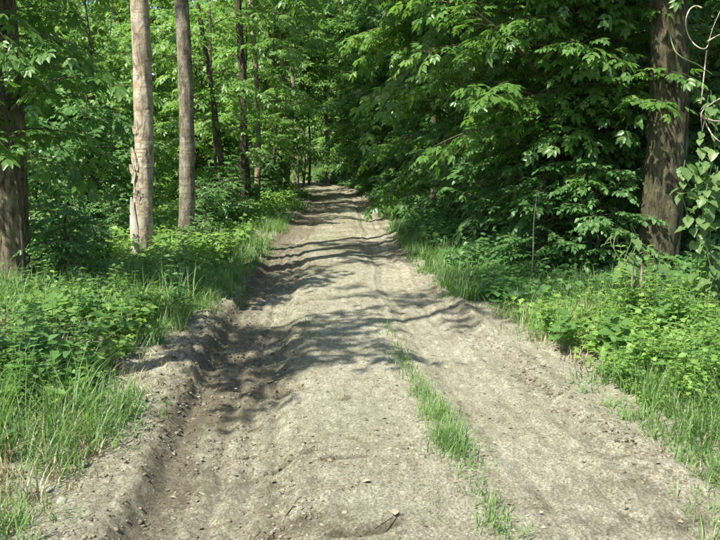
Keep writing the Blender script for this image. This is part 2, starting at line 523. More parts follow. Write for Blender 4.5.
# damp, freshly churned soil in the left rut and thrown-up lumps; shade painted on its wall
damp_shade = (0.75 * bump(uu, 0.03, 0.06) + 0.55 * bump(uu, 0.17, 0.13) * (bump(Y, 6.6, 1.3) + 0.6 * bump(Y, 11, 2) + 0.5 * bump(Y, 22, 5))
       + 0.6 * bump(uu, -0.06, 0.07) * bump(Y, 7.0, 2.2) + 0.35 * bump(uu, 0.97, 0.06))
damp_shade = damp_shade + .45 * sstep(8.5, 14, Y) + .25 * sstep(17, 24, Y)  # soil darker and browner towards the far end
for (px, py, rx, ry, a) in ((300, 524, .20, .12, .7), (630, 522, .35, .10, .45), (560, 505, .3, .06, .25), (345, 455, .1, .03, .5), (225, 400, .3, .25, .3), (470, 320, .3, .7, .35)):  # damp patches; the last one is a tree shadow painted into the colour
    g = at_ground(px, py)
    damp_shade = damp_shade + a * np.exp(-((X - g.x) / rx) ** 2 - ((Y - g.y) / ry) ** 2)
damp_shade = damp_shade + .22 * bump(uu, .12, .02) + .22 * bump(uu, .245, .02) + .15 * bump(uu, .745, .02) + .15 * bump(uu, .865, .02)
damp_shade = damp_shade + .32 * (1 - sstep(.26, .42, uu)) * sstep(-.05, .0, uu)
damp_shade = np.clip(0.95 * damp_shade + 0.5 * nz - 0.17 + 0.75 * fbm(X * 26, Y * 16, 171, 4, .7) * sstep(.02, .2, damp_shade) + gg * 26, 0, 0.82)  # gouge hollows get darker with their depth
alg = np.clip(0.30 * bump(uu, 0.45, 0.22) * (fbm(X * 1.2, Y * 0.8, 111, 4) + 0.25) * 1.6, 0, 0.6)
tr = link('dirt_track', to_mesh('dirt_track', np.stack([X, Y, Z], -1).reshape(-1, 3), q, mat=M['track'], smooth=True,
                               attrs={'damp_shade': damp_shade.ravel(), 'algae': alg.ravel()}))
tag(tr, 'pale dried mud track with wheel ruts running into the wood', 'track', kind='structure')

ys = np.concatenate([[-400, -200, -100, -60, -40, -25, -15, -10, -7], np.arange(-5, 2, 0.3), growing(2, 60, 0.05, 1.1), [64, 70, 80, 100, 140, 200, 300, 600]])
xs = np.concatenate([[-400, -200, -120, -80, -60, -45, -35, -28, -22, -18, -15], np.arange(-13, -5, 0.25), np.arange(-5, 5, 0.07), np.arange(5, 13, 0.25), [15, 18, 22, 28, 35, 45, 60, 80, 120, 200, 400]])
X, Y, q = grid(np.repeat(xs[None], len(ys), 0), ys)
uu = ucoord(X, Y)
Z = height(X, Y, False) + 0.02 * fbm(X * 3, Y * 3, 121, 3)
inside = sstep(-0.30, -0.18, uu) * (1 - sstep(1.12, 1.22, uu)) * (Y < 51) * (Y > -3.9)
Z = Z - 0.12 * inside
bare = np.clip((1 - sstep(0.0, 0.30, -uu - 0.22 + 0.25 * fbm(X * 1.5, Y * 1.5, 131, 3))) * (uu < 0.5)
               + (1 - sstep(0.0, 0.26, uu - 1.12 + 0.3 * fbm(X * 1.5, Y * 1.5, 133, 3))) * (uu >= 0.5), 0, 1)
gr = link('ground', to_mesh('ground', np.stack([X, Y, Z], -1).reshape(-1, 3), q, mat=M['ground'], smooth=True, attrs={'bare': bare.ravel()}))
tag(gr, 'shaded wood floor beside the track', 'ground', kind='structure')


# ------------------------------------------------------------------ plant building blocks
def norm(a):
    return a / np.maximum(np.linalg.norm(a, axis=-1, keepdims=True), 1e-9)


def tube(pts, rad, k=6, rough=0.0, rng=None, flat=None):
    pts = np.asarray(pts, float); rad = np.broadcast_to(np.asarray(rad, float), (len(pts),))
    t = norm(np.gradient(pts, axis=0))
    ref = np.array([0.13, 0.99, 0.05]) if abs(t[:, 2]).mean() > 0.7 else np.array([0.0, 0.07, 1.0])
    a = norm(np.cross(np.broadcast_to(ref, t.shape), t)); b = np.cross(t, a)
    ang = np.arange(k) / k * 2 * np.pi
    rr = np.ones((len(pts), k))
    if rough and rng is not None: rr = rr + rng.normal(0, rough, rr.shape)
    V = pts[:, None] + rad[:, None, None] * rr[..., None] * (np.cos(ang)[None, :, None] * a[:, None] + np.sin(ang)[None, :, None] * b[:, None])
    n = len(pts)
    i = np.arange(n - 1)[:, None] * k; j = np.arange(k)[None]; j2 = (j + 1) % k
    Q = np.stack([i + j, i + j2, i + k + j2, i + k + j], -1).reshape(-1, 4)
    return V.reshape(-1, 3), Q


def trunk_mesh(name, base, top, r0, r1, mat, k=28, step=0.06, flare=0.35, relief=0.06, furrow=0.0, bend=0.0, seed=1, hmax=None):
    """round trunk with root flare and bark relief, base at the local origin"""
    H = top.length if hmax is None else hmax
    n = int(max(10, H / step))
    s = np.linspace(-0.15, H, n)
    d = np.array(top.normalized())
    pts = s[:, None] * d[None]
    pts[:, 0] += bend * np.sin(s / H * 3.2 * np.pi) + 0.35 * bend * np.sin(s / H * 9)
    pts[:, 1] += 0.7 * bend * np.cos(s / H * 2.7 * np.pi) - 0.7 * bend
    rad = r0 + (r1 - r0) * np.clip(s / H, 0, 1)
    rad = rad * (1 + flare * np.exp(-np.clip(s + 0.1, 0, 9) / 0.16))
    V, Q = tube(pts, rad, k)
    V = V.reshape(n, k, 3)
    c = pts[:, None]
    ang = np.arange(k) / k * 2 * np.pi
    A, S = np.meshgrid(ang, s)
    ca, sa = np.cos(A) * 1.5, np.sin(A) * 1.5
    f = 1 + relief * (fbm(ca * 1.2 + S * 0.6 + 9, sa * 1.2 + S * 2.0 + seed, seed, 4))
    f = f + 0.10 * np.exp(-np.clip(S, 0, 9) / 0.3) * np.cos(A * 4 + seed) * (flare > 0.2)
    if furrow:
        w = fbm(A * 9 / np.pi + 0.6 * fbm(A * 3, S * 2.5, seed + 3, 2), S * 1.7, seed + 5, 3)
        f = f + furrow * (0.35 - np.abs(w) * 1.6)
    V = c + (V - c) * f[..., None]
    return to_mesh(name, V.reshape(-1, 3), Q, mat=mat, smooth=True)


def leaflet6(w=0.24, fold=0.05, droop=0.12):
    V = np.array([(0, 0, 0), (.30, w, fold), (.68, w * .70, fold * .3 - droop * .4), (1, 0, -droop), (.68, -w * .70, fold * .3 - droop * .4), (.30, -w, fold)])
    return V, np.array([(0, 3, 2, 1), (0, 5, 4, 3)])


def diamond(w=0.26, fold=0.06, droop=0.12):
    V = np.array([(0, 0, 0), (.42, w, fold), (1, 0, -droop), (.42, -w, fold)])
    return V, np.array([(0, 2, 1), (0, 3, 2)])          # triangles


def rotz(a):
    c, s = math.cos(a), math.sin(a)
    return np.array([(c, -s, 0), (s, c, 0), (0, 0, 1)])


def roty(a):
    c, s = math.cos(a), math.sin(a)
    return np.array([(c, 0, s), (0, 1, 0), (-s, 0, c)])


def compound(parts, lf):
    Vs, Fs, n = [], [], 0
    for (ox, ang, tilt, s) in parts:
        V, F = lf
        W = (V * s) @ roty(tilt).T @ rotz(ang).T + np.array([ox, 0, -0.12 * ox])
        Vs.append(W); Fs.append(F + n); n += len(W)
    return np.concatenate(Vs), np.concatenate(Fs)


CL = [(.36, 1.0, .25, .42), (.38, -1.0, .25, .42), (.56, .75, .2, .42), (.58, -.75, .2, .42), (.60, 0, .15, .46)]
T_HI = ('Q',) + compound(CL, leaflet6(.25))
T_MID = ('Q',) + compound([(.30, .95, .25, .55), (.32, -.95, .25, .55), (.48, 0, .15, .58)], leaflet6(.27))
T_LO = ('T',) + compound([(.25, .95, .25, .62), (.27, -.95, .25, .62), (.42, 0, .15, .62)], diamond(.28))
T_LEAF = ('Q',) + leaflet6(.34, .06, .15)
T_LEAFLO = ('T',) + diamond(.36, .06, .15)


def heart():
    V = np.array([(0, 0, 0), (-.10, .20, .02), (.10, .40, .04), (.42, .36, .03), (.72, .18, -.05), (1.0, 0, -.18),
                  (.72, -.18, -.05), (.42, -.36, .03), (.10, -.40, .04), (-.10, -.20, .02), (.40, 0, -.03)])
    Q = np.array([(0, 10, 2, 1), (10, 4, 3, 2), (0, 9, 8, 10), (10, 8, 7, 6)])
    T = np.array([(10, 5, 4), (10, 6, 5)])
    return V, Q, T


def place(T, P, D, N, S, var, soup):
    kind, V, F = T[0], T[1], T[2]
    D = norm(D); Yv = norm(np.cross(N, D)); Zv = np.cross(D, Yv)
    Rm = np.stack([D, Yv, Zv], -1)                        # columns
    W = np.einsum('nij,kj->nki', Rm, V) * S[:, None, None] + P[:, None]
    n, k = len(P), len(V)
    off = (np.arange(n) * k)[:, None, None]
    FF = (F[None] + off).reshape(-1, F.shape[1])
    if kind == 'Q': soup.add(W.reshape(-1, 3), FF, None, np.repeat(var, k))
    else: soup.add(W.reshape(-1, 3), None, FF, np.repeat(var, k))


class Frames:
    def __init__(s): s.P, s.D, s.N, s.S = [], [], [], []

    def add(s, p, d, n, sc):
        s.P.append(p); s.D.append(d); s.N.append(n); s.S.append(sc)

    def arr(s):
        return np.array(s.P), np.array(s.D), np.array(s.N), np.array(s.S)


def bough(rng, fr, limbs, origin, az, L, rise, droop, leaf, tw_step=0.13, tw_len=0.5, lf_step=0.10, k=5, rad=0.011):
    h = np.array([math.cos(az), math.sin(az), 0]); side = np.array([-h[1], h[0], 0])
    n = 9
    t = np.linspace(0, 1, n)
    wig = rng.normal(0, 0.04, 2)
    pts = origin + L * (t[:, None] * h * (0.95) + (wig[0] * np.sin(t * 3))[:, None] * side + (rise * t - droop * t * t)[:, None] * np.array([0, 0, 1.0]))
    limbs.add(*tube(pts, rad * L * (1.05 - 0.85 * t) + 0.002, k))
    sgn = 1
    d = 0.22 * L
    while d < L:
        tt = d / L
        p = np.array([np.interp(tt, t, pts[:, i]) for i in range(3)])
        i = min(int(tt * (n - 1)), n - 2)
        fwd = norm(pts[i + 1] - pts[i])
        a = rng.uniform(0.6, 1.1) * sgn
        dirn = norm(fwd * math.cos(a) + side * math.sin(a) + np.array([0, 0, rng.normal(-0.03, 0.30)]))
        tl = tw_len * rng.uniform(0.6, 1.25) * (1.15 - 0.55 * tt)
        twig(rng, fr, limbs, p, dirn, tl, leaf, lf_step)
        sgn = -sgn
        d += tw_step * rng.uniform(0.7, 1.3)
    twig(rng, fr, limbs, pts[-1], norm(pts[-1] - pts[-2]), tw_len * 0.7, leaf, lf_step)


def twig(rng, fr, limbs, p, d, L, leaf, step):
    m = 4
    t = np.linspace(0, 1, m)
    sag = rng.uniform(0.10, 0.35)
    pts = p + L * (t[:, None] * d - (sag * t * t)[:, None] * np.array([0, 0, 1.0]))
    limbs.add(*tube(pts, 0.0035 * (1.1 - 0.7 * t), 3))
    n = max(2, int(L / step))
    for j in range(n + 1):
        tt = (j + 0.6) / (n + 0.6)
        q = p + L * (tt * d - sag * tt * tt * np.array([0, 0, 1.0]))
        fw = norm(d - np.array([0, 0, 2 * sag * tt]))
        sd = norm(np.cross(np.array([0, 0, 1.0]), fw))
        for s in ((1, -1) if j < n else (0,)):
            if rng.random() < 0.08: continue
            a = rng.uniform(0.6, 1.15) * s
            dd = norm(fw * math.cos(a) + sd * math.sin(a) + np.array([0, 0, rng.normal(-0.22, 0.22)]))
            nn = np.array([rng.normal(0, 0.28), rng.normal(0, 0.28), 1.0])
            fr.add(q, dd, nn, leaf * rng.uniform(0.65, 1.2))


def skeleton(seed, H, spread, nb, low, leaf, lean=(0, 0), rise=0.42, droop=0.42, shape=1.0, twl=0.5, lfs=0.10, tws=0.13, bias=None, top_narrow=0.45):
    """leaf frames, limb soup for a broadleaved young tree; trunk axis returned too"""
    rng = np.random.default_rng(seed)
    fr, limbs = Frames(), Soup()
    for i in range(nb):
        f = (i + rng.uniform(0, 1)) / nb
        z = low + (H - low) * f
        az = i * 2.39996 + rng.normal(0, 0.35)
        prof = (1 - top_narrow * f ** 1.5) * (0.75 + 0.25 * min(1, f / 0.15))
        L = spread * prof * rng.uniform(0.45, 1.15)
        if bias: L *= 1 + bias[1] * math.cos(az - bias[0])
        o = np.array([lean[0] * z / H, lean[1] * z / H, z])
        bough(rng, fr, limbs, o, az, max(L, 0.35), rise * rng.uniform(0.1, 1.9), droop * rng.uniform(0.5, 1.6), leaf, tws, twl, lfs)
    return fr, limbs


def crown_mesh(name, fr, T, mat, seed, keep=None):
    P, D, N, S = fr.arr()
    rng = np.random.default_rng(seed)
    var = np.clip(0.5 + 0.35 * fbm(P[:, 0] * 1.5 + seed, P[:, 2] * 1.5 + P[:, 1], seed, 2) + rng.normal(0, 0.2, len(P)), 0, 1)
    if keep is not None: P, D, N, S, var = P[keep], D[keep], N[keep], S[keep], var[keep]
    s = Soup()
    place(T, P, D, N, S, var, s)
    return s.mesh(name, mat)


# toothed compound leaves for the ones near the camera --------------------------
def toothed_leaflet(rng, w=0.25):
    n = 7
    xs = np.linspace(0, 1, n)
    prof = w * np.sin(np.pi * xs ** 0.72) ** 0.9
    V, Q = [], []
    up = rng.uniform(0.02, 0.07)
    for i, x in enumerate(xs):
        dz = -0.16 * x * x
        tooth = 1 + (0.16 if i % 2 else -0.10)
        V += [(x, 0, dz), (x + 0.03, prof[i] * tooth, dz + up * (0 < i < n - 1)), (x + 0.03, -prof[i] * tooth * rng.uniform(.9, 1.1), dz + up * (0 < i < n - 1))]
    for i in range(n - 1):
        a, b = i * 3, (i + 1) * 3
        Q += [(a, b, b + 1, a + 1), (a, a + 2, b + 2, b)]
    return np.array(V), np.array(Q)


def hero_leaf_mesh(i, mat):
    rng = np.random.default_rng(900 + i)
    s = Soup()
    for (ox, ang, tilt, sc) in CL if i % 3 else CL[2:]:
        V, Q = toothed_leaflet(rng, rng.uniform(.2, .27))
        W = (V * sc * rng.uniform(.85, 1.12)) @ roty(tilt + rng.normal(0, .12)).T @ rotz(ang + rng.normal(0, .12)).T + np.array([ox, 0, -0.12 * ox])
        s.add(W, Q, var=rng.uniform(.35, .75))
    s.add(*tube(np.array([(0, 0, 0), (.3, 0, -.03), (.62, 0, -.075)]), [.009, .008, .005], 3), var=.9)
    return s.mesh('compound_leaf', mat)


HERO = [hero_leaf_mesh(i, M['elder']) for i in range(6)]


def heart_leaf_mesh(i, mat):
    rng = np.random.default_rng(950 + i)
    n = 9
    xs = np.linspace(0, 1, n)
    half = np.array([.26, .40, .44, .42, .36, .28, .19, .10, .0]) * rng.uniform(.85, 1.1)
    back = np.array([-.14, -.06, .0, .02, .03, .03, .03, .02, 0])
    V, Q = [], []
    cup, dr = rng.uniform(.15, .45), rng.uniform(.10, .35)
    for k in range(n):
        for e, f in enumerate((-1, -.5, 0, .5, 1)):
            tooth = 1 + (.10 * (-1) ** k + rng.normal(0, .05)) * (abs(f) == 1)
            y_ = half[k] * f * tooth
            x_ = xs[k] + back[k] * abs(f)
            V.append((x_, y_, cup * abs(y_) * (1 - .8 * abs(y_)) - dr * x_ * x_ + .02 * math.sin(k * 2.1 + e * 1.7)))
    for k in range(n - 1):
        for e in range(4): Q.append((k * 5 + e, (k + 1) * 5 + e, (k + 1) * 5 + e + 1, k * 5 + e + 1))
    s = Soup()
    s.add(np.array(V), np.array(Q), var=rng.uniform(.3, .8))
    s.add(*tube(np.array([(-.35, 0, -.02), (0, 0, 0)]), .012, 3), var=.9)
    return s.mesh('heart_leaf', mat, True)


HEARTS = [heart_leaf_mesh(i, M['hop']) for i in range(5)]


def in_view(P, margin=0.0):
    """photo-plane coordinates of world points"""
    s, c = math.sin(PITCH), math.cos(PITCH)
    x, y, z = P[:, 0], P[:, 1], P[:, 2] - CAM_H
    dep = y * c - z * s
    px = 360 + FOC * x / dep
    py = 270 - FOC * (y * s + z * c) / dep
    return px, py, dep


def leaf_parts(root, fr, n, meshes, loc, rz=0.0, sc=1.0, seed=0, region=(0, 0, 720, 540)):
    """the n frames that show largest become leaf objects under root; returns mask of the rest"""
    P, D, N, S = fr.arr()
    Rm = rotz(rz)
    W = sc * P @ Rm.T + np.array(loc)
    px, py, dep = in_view(W)
    ok = (px > region[0] - 5) & (px < region[2] + 5) & (py > region[1] - 5) & (py < region[3] + 5) & (dep > 1)
    rng = np.random.default_rng(seed)
    score = np.where(ok, S / dep * rng.uniform(0.85, 1.15, len(S)), -1)
    order = np.argsort(-score)[:n]
    order = order[score[order] > 0]
    Dn = norm(D); Yv = norm(np.cross(N, Dn)); Zv = np.cross(Dn, Yv)
    for c, i in enumerate(order):
        o = bpy.data.objects.new('leaf', meshes[c % len(meshes)])
        m = Matrix(((Dn[i, 0], Yv[i, 0], Zv[i, 0], P[i, 0]), (Dn[i, 1], Yv[i, 1], Zv[i, 1], P[i, 1]), (Dn[i, 2], Yv[i, 2], Zv[i, 2], P[i, 2]), (0, 0, 0, 1)))
        o.matrix_basis = m @ Matrix.Scale(float(S[i]) * 1.08, 4)
        o.parent = root
        col.objects.link(o)
    keep = np.ones(len(S), bool); keep[order] = False
    return keep


# ------------------------------------------------------------------ tall trees
def tall_crown(seed, H, spread, nb, leaf, T, mat):
    fr, limbs = skeleton(seed, H, spread, nb, 0.3, leaf, rise=0.7, droop=0.4, twl=0.75, lfs=0.17, tws=0.24, top_narrow=0.6)
    return crown_mesh('tall_crown', fr, T, mat, seed), limbs.mesh('tall_limbs', M['bark_dark'], True)


TALL = [tall_crown(11, 6.5, 2.3, 46, .30, T_LO, M['poplar_and_lit']), tall_crown(12, 7.5, 2.7, 52, .30, T_LO, M['poplar_and_lit']), tall_crown(13, 5.5, 1.9, 36, .30, T_LO, M['poplar_and_lit'])]


def tall_tree(name, label, cat, px_b, Y, px_t, diam, mat, crown=0, chigh=8.5, csc=1.0, relief=.06, furrow=0., bend=.05, seed=1, group=None, hi=True, H=None, flare=.35):
    b = at_depth(px_b, 250, Y)
    x0 = b.x
    base = Vector((x0, Y, hz(x0, Y) - 0.02))
    t = at_depth(px_t, 0, Y)
    lean = (t.x - x0) / max(t.z - base.z, 1)
    H = H or chigh + 6.0 * csc
    top = Vector((lean * H, 0, H))
    root = empty(name, base)
    tag(root, label, cat, group)
    me = trunk_mesh('trunk', base, top, diam / 2, diam * 0.12, mat, k=40 if hi else 16, step=0.05 if hi else 0.2, relief=relief, furrow=furrow, bend=bend, seed=seed, flare=flare)
    link('trunk', me, root)
    if crown is not None:
        cm, lm = TALL[crown]
        for nm, m_ in (('crown', cm), ('limbs', lm)):
            o = link(nm, m_, root, (lean * chigh, 0, chigh))
            o.rotation_euler = (0, 0, seed * 1.3)
            o.scale = (csc, csc, csc)
    return root


tA = tall_tree('broadleaf_tree', 'thick brown furrowed tree trunk cut by the left edge of the picture', 'tree', 6, 8.9, -8, .46, M['bark_brown'], 2, 9.0, 1.05, furrow=.10, seed=3)
tB = tall_tree('poplar_tree', 'pale cream trunk with flaking bark and a bare split at its foot', 'tree', 141, 11.0, 137.5, .28, M['bark_pale'], 2, 8.6, .85, relief=.16, bend=.05, seed=5)
tC = tall_tree('poplar_tree', 'slim grey-brown trunk with a smooth bark, standing behind the pale flaking trunk', 'tree', 186.5, 12.4, 179, .25, M['bark_grey'], 2, 11.0, .7, relief=.12, bend=.05, seed=6)
tJ = tall_tree('broadleaf_tree', 'massive mossy brown trunk behind the sunlit weeds beside the curling dead vines', 'tree', 655, 9.6, 664, .51, M['bark_moss'], 1, 4.3, 1.25, furrow=.13, relief=.12, bend=.06, seed=8, flare=.6)

tall_tree('thin_tree', 'thin dark leaning trunk next behind the slim grey-brown trunk', 'tree', 226, 18, 199, .13, M['bark_dark'], 2, 8.5, .7, seed=9, hi=False)
tall_tree('thin_tree', 'dark straight trunk beside the narrow tan trunk left of the track', 'tree', 243, 19.5, 239, .21, M['bark_dark'], 2, 9.0, .9, seed=10, hi=False)
tall_tree('thin_tree', 'narrow tan sunlit trunk at the left verge of the track', 'tree', 257, 21, 254, .17, M['bark_tan'], 1, 7.0, 1.0, seed=12, hi=False)
tall_tree('thin_tree', 'tan trunk farther along the left verge, the one with pale patches', 'tree', 287, 27, 282, .20, M['bark_tan'], 0, 5.6, 1.0, seed=13, hi=False)
tall_tree('thin_tree', 'grey-brown trunk just right of the pale-patched tan trunk far down the verge', 'tree', 297, 30, 292, .19, M['bark_grey'], 1, 5.2, 1.05, seed=14, hi=False)
tall_tree('thin_tree', 'brown trunk standing alone behind the far end of the track', 'tree', 327, 39, 326, .26, M['bark_tan'], 1, 2.7, 1.2, seed=15, hi=False)
tall_tree('thin_tree', 'very thin dark trunk left of the bright gap at the track end', 'tree', 304, 36, 302, .13, M['bark_dark'], 0, 3.2, 1.0, seed=16, hi=False)
tall_tree('thin_tree', 'thin dark trunk at the edge of the bright gap by the track end', 'tree', 309.5, 38, 308, .12, M['bark_dark'], 0, 3.4, 1.1, seed=17, hi=False)
tall_tree('broadleaf_tree', 'grey trunk half hidden in leaves above the middle of the right thicket', 'tree', 484, 15.5, 486, .30, M['bark_grey'], 1, 6.5, 1.1, seed=18, hi=False)
tall_tree('broadleaf_tree', 'dark trunk deep in the right thicket between the grey trunk and the mossy one', 'tree', 546, 16.5, 547, .34, M['bark_dark'], 1, 6.0, 1.1, seed=19, hi=False)
tall_tree('thin_tree', 'short dark trunk showing under the leaves above the right grass verge', 'tree', 432, 21, 430, .15, M['bark_dark'], 1, 6, 1.0, seed=20, hi=False)

lb = Vector((2.5, -1.5, 10.0))  # unseen limb and crown added to shade the right thicket
V, Q = tube(np.array([(-.25, 0, 6.5), (.4, -.3, 8.0), (1.6, -.9, 9.3), (2.5, -1.5, 10.2), (2.6, -1.6, 13)]), [.10, .09, .075, .06, .03], 8)
link('limb', to_mesh('limb', V, Q, mat=M['bark_brown'], smooth=True), tA)
for nm, me_ in zip(('crown', 'limbs'), TALL[1]):
    o = link(nm, me_, tA, lb); o.scale = (.72, .72, .6)

# unseen tree added at the left, its crown tiers spaced to dapple the track
def leaning_crown():
    x, y = -4.3, 3.4
    root = empty('broadleaf_tree', (x, y, hz(x, y)))
    tag(root, 'unseen tree outside the left edge, added so its crown shades the near track', 'tree')
    link('trunk', trunk_mesh('trunk', None, Vector((.9, .5, 10.5)), .17, .03, M['bark_brown'], k=20, step=.1, furrow=.08, bend=.05, seed=44), root)
    for z, hh, sp, nb, sd in ((5.2, 2.3, 1.65, 13, 45), (9.3, 2.4, 1.5, 12, 46)):
        fr, limbs = skeleton(sd, hh, sp, nb, .2, .27, rise=.5, droop=.4, twl=.6, lfs=.15, tws=.22)
        link('crown', crown_mesh('crown', fr, T_MID, M['elder'], sd), root, (.09 * z, .05 * z, z))
        link('limbs', limbs.mesh('limbs', M['twig'], True), root, (.09 * z, .05 * z, z))


leaning_crown()

# bark flakes and the bare split on the pale trunk
rng = np.random.default_rng(55)
bl = tB.location


def flake(w, h, curl, seed):
    r = np.random.default_rng(seed)
    nx, ny = 4, 5
    V = []
    for j in range(ny):
        for i in range(nx):
            a = (i / (nx - 1) - .5); b = j / (ny - 1)
            ed = 1 - .45 * abs(2 * b - 1) * r.uniform(.2, 1.2)
            V.append((a * w * ed, -0.005 - curl * abs(a) * 2 * w - curl * (b if seed % 2 else 1 - b) ** 2 * .05, (b - .5) * h))
    Q = [(j * nx + i, j * nx + i + 1, (j + 1) * nx + i + 1, (j + 1) * nx + i) for j in range(ny - 1) for i in range(nx - 1)]
    return np.array(V), np.array(Q)


flakes = []
for i in range(6):
    V, Q = flake(rng.uniform(.035, .07), rng.uniform(.07, .18), rng.uniform(.05, .25), i)
    me = to_mesh('bark_flake', V, Q, mat=M['bark_pale'], smooth=True)
    flakes.append(me)
for i in range(22):
    z = rng.uniform(.45, 1.9) if i < 17 else rng.uniform(1.9, 3.7)
    a = rng.uniform(-.75, .95)
    r_ = .140 * (1 - .06 * z) + .001
    lean = (at_depth(137.5, 0, 11.0).x - bl.x) / 3.65
    o = link('bark_flake', flakes[i % 6], tB, (lean * z + math.sin(a) * r_, -math.cos(a) * r_, z))
    o.rotation_euler = (rng.normal(0, .05), rng.normal(0, .12), a)
V, Q = [], []
nz_ = 14
for j in range(nz_):
    b = j / (nz_ - 1)
    w = .055 * math.sin(math.pi * min(1, b * .85 + .12)) + .008
    z = .02 + b * .92
    r_ = .148 * (1 + .30 * math.exp(-z / .16))
    for i in range(5):
        a = -.30 - .18 * b + (i / 4 - .5) * 2 * w / .14
        V.append((math.sin(a) * (r_ + .012 - .006 * abs(i - 2)), -math.cos(a) * (r_ + .012 - .006 * abs(i - 2)), z))
for j in range(nz_ - 1):
    for i in range(4): Q.append((j * 5 + i, j * 5 + i + 1, (j + 1) * 5 + i + 1, (j + 1) * 5 + i))
o = link('bare_wood_split', to_mesh('bare_wood_split', np.array(V), np.array(Q), mat=M['wood_bare'], smooth=True), tB)
o['label'] = 'pale bare wood where the bark has split away'

# ------------------------------------------------------------------ young broadleaved trees (understorey)
def sapling(name, label, loc, H, spread, nb, low, leaf, mat='elder', T=T_HI, seed=1, heroes=0, group=None, trunk_d=.07, region=(0, 0, 720, 540), cat='tree', stems=1, **kw):
    x, y = loc
    base = Vector((x, y, hz(x, y) - .01))
    root = empty(name, base)
    tag(root, label, cat, group)
    fr, limbs = skeleton(seed, H, spread, nb, low, leaf, **kw)
    keep = None
    if heroes: keep = leaf_parts(root, fr, heroes, HERO, base, seed=seed, region=region)
    link('crown', crown_mesh('crown', fr, T, M[mat], seed, keep), root)
    link('limbs', limbs.mesh('limbs', M['twig'], True), root)
    lean = kw.get('lean', (0, 0))
    link('trunk', trunk_mesh('trunk', base, Vector((lean[0], lean[1], H)), trunk_d / 2, .012, M['bark_dark'], k=10, step=.15, flare=.2, bend=.03, seed=seed), root)
    return root


# near left: drooping dark boughs in front of the furrowed trunk
sapling('box_elder', 'drooping dark green leafy young tree beside the furrowed trunk at the left edge', (-3.5, 8.2), 5.2, 1.0, 42, 1.4, .26, seed=21, heroes=190,
        lean=(.0, -.2), trunk_d=.04, top_narrow=.0, droop=.3, twl=.42)
# near right: boughs that reach out over the track
sapling('box_elder', 'young tree reaching light green boughs over the right side of the track', (2.6, 10.8), 6.2, 2.0, 64, 1.5, .26, seed=22, heroes=260,
        lean=(-.3, -.2), trunk_d=.10, bias=(math.pi * 1.08, .2), top_narrow=.1, droop=.26, rise=.34)
sapling('box_elder', 'young tree with layered boughs in front of the mossy trunk', (3.25, 10.9), 5.6, 1.7, 50, .9, .25, seed=23, heroes=150, lean=(-.3, -.6), trunk_d=.09, top_narrow=.1, droop=.28, rise=.36)
sapling('box_elder', 'leafy young tree whose boughs hang over the middle of the track', (2.3, 16.5), 8.5, 2.7, 62, 2.7, .28, T=T_MID, seed=24, lean=(-.5, -.2), trunk_d=.12, bias=(math.pi, .3), top_narrow=.1)

# shared young trees for the middle distance and the thicket
def proto(seed, H, spread, nb, low, leaf, T, mat, **kw):
    fr, limbs = skeleton(seed, H, spread, nb, low, leaf, **kw)
    return (crown_mesh('crown', fr, T, M[mat], seed), limbs.mesh('limbs', M['twig'], True),
            trunk_mesh('trunk', None, Vector((0, 0, H)), .05, .012, M['bark_dark'], k=8, step=.25, flare=.2, bend=.05, seed=seed))


PR = {
    'mid_a': proto(31, 6.0, 1.9, 52, .6, .26, T_MID, 'elder'),
    'mid_b': proto(32, 7.0, 2.2, 56, .9, .27, T_MID, 'elder'),
    'far_a': proto(33, 7.5, 2.3, 60, .6, .30, T_LO, 'elder', tws=.16, lfs=.12),
    'far_b': proto(34, 8.5, 2.5, 60, .8, .32, T_LO, 'poplar_and_lit', tws=.16, lfs=.12),
    'airy_a': proto(38, 6.0, 1.6, 14, 1.3, .24, T_MID, 'poplar_and_lit', twl=.6),
    'airy_b': proto(39, 7.5, 1.8, 16, 1.8, .26, T_MID, 'poplar_and_lit', twl=.6),
    'bush_a': proto(35, 1.9, 1.05, 40, .10, .10, T_LEAF, 'shrub', twl=.36, lfs=.055, tws=.09, rise=.6),
    'bush_b': proto(36, 2.6, 1.25, 44, .15, .11, T_LEAF, 'shrub', twl=.40, lfs=.06, tws=.10, rise=.6),
    'bush_c': proto(37, 1.2, .75, 30, .06, .085, T_LEAF, 'shrub', twl=.30, lfs=.05, tws=.08, rise=.7),
}


for k_ in ('mid_a', 'mid_b', 'far_a'):  # left wood copies: sunlight put into the leaf colour by a brighter material
    c_ = PR[k_][0].copy(); c_.materials[0] = M['poplar_and_lit']
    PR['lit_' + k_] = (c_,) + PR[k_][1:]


def copy_plant(name, key, label, cat, group, x, y, sc=1.0, rz=0.0, tilt=0.0):
    root = empty(name, (x, y, hz(x, y) - .02), rz, sc)
    root.rotation_euler = (tilt, 0, rz)
    tag(root, label, cat, group)
    for nm, me in zip(('crown', 'limbs', 'trunk'), PR[key]):
        link(nm, me, root)
    return root


rng = np.random.default_rng(77)


def many(rows, name, label, cat, group):
    for key, px, Y, sc, *own in rows:
        x = (px - 360) / FOC * Y
        copy_plant(name, key, own[0] if own else label, cat, group, x, Y, sc * rng.uniform(.93, 1.07), rng.uniform(0, 6.28), rng.normal(0, .04))


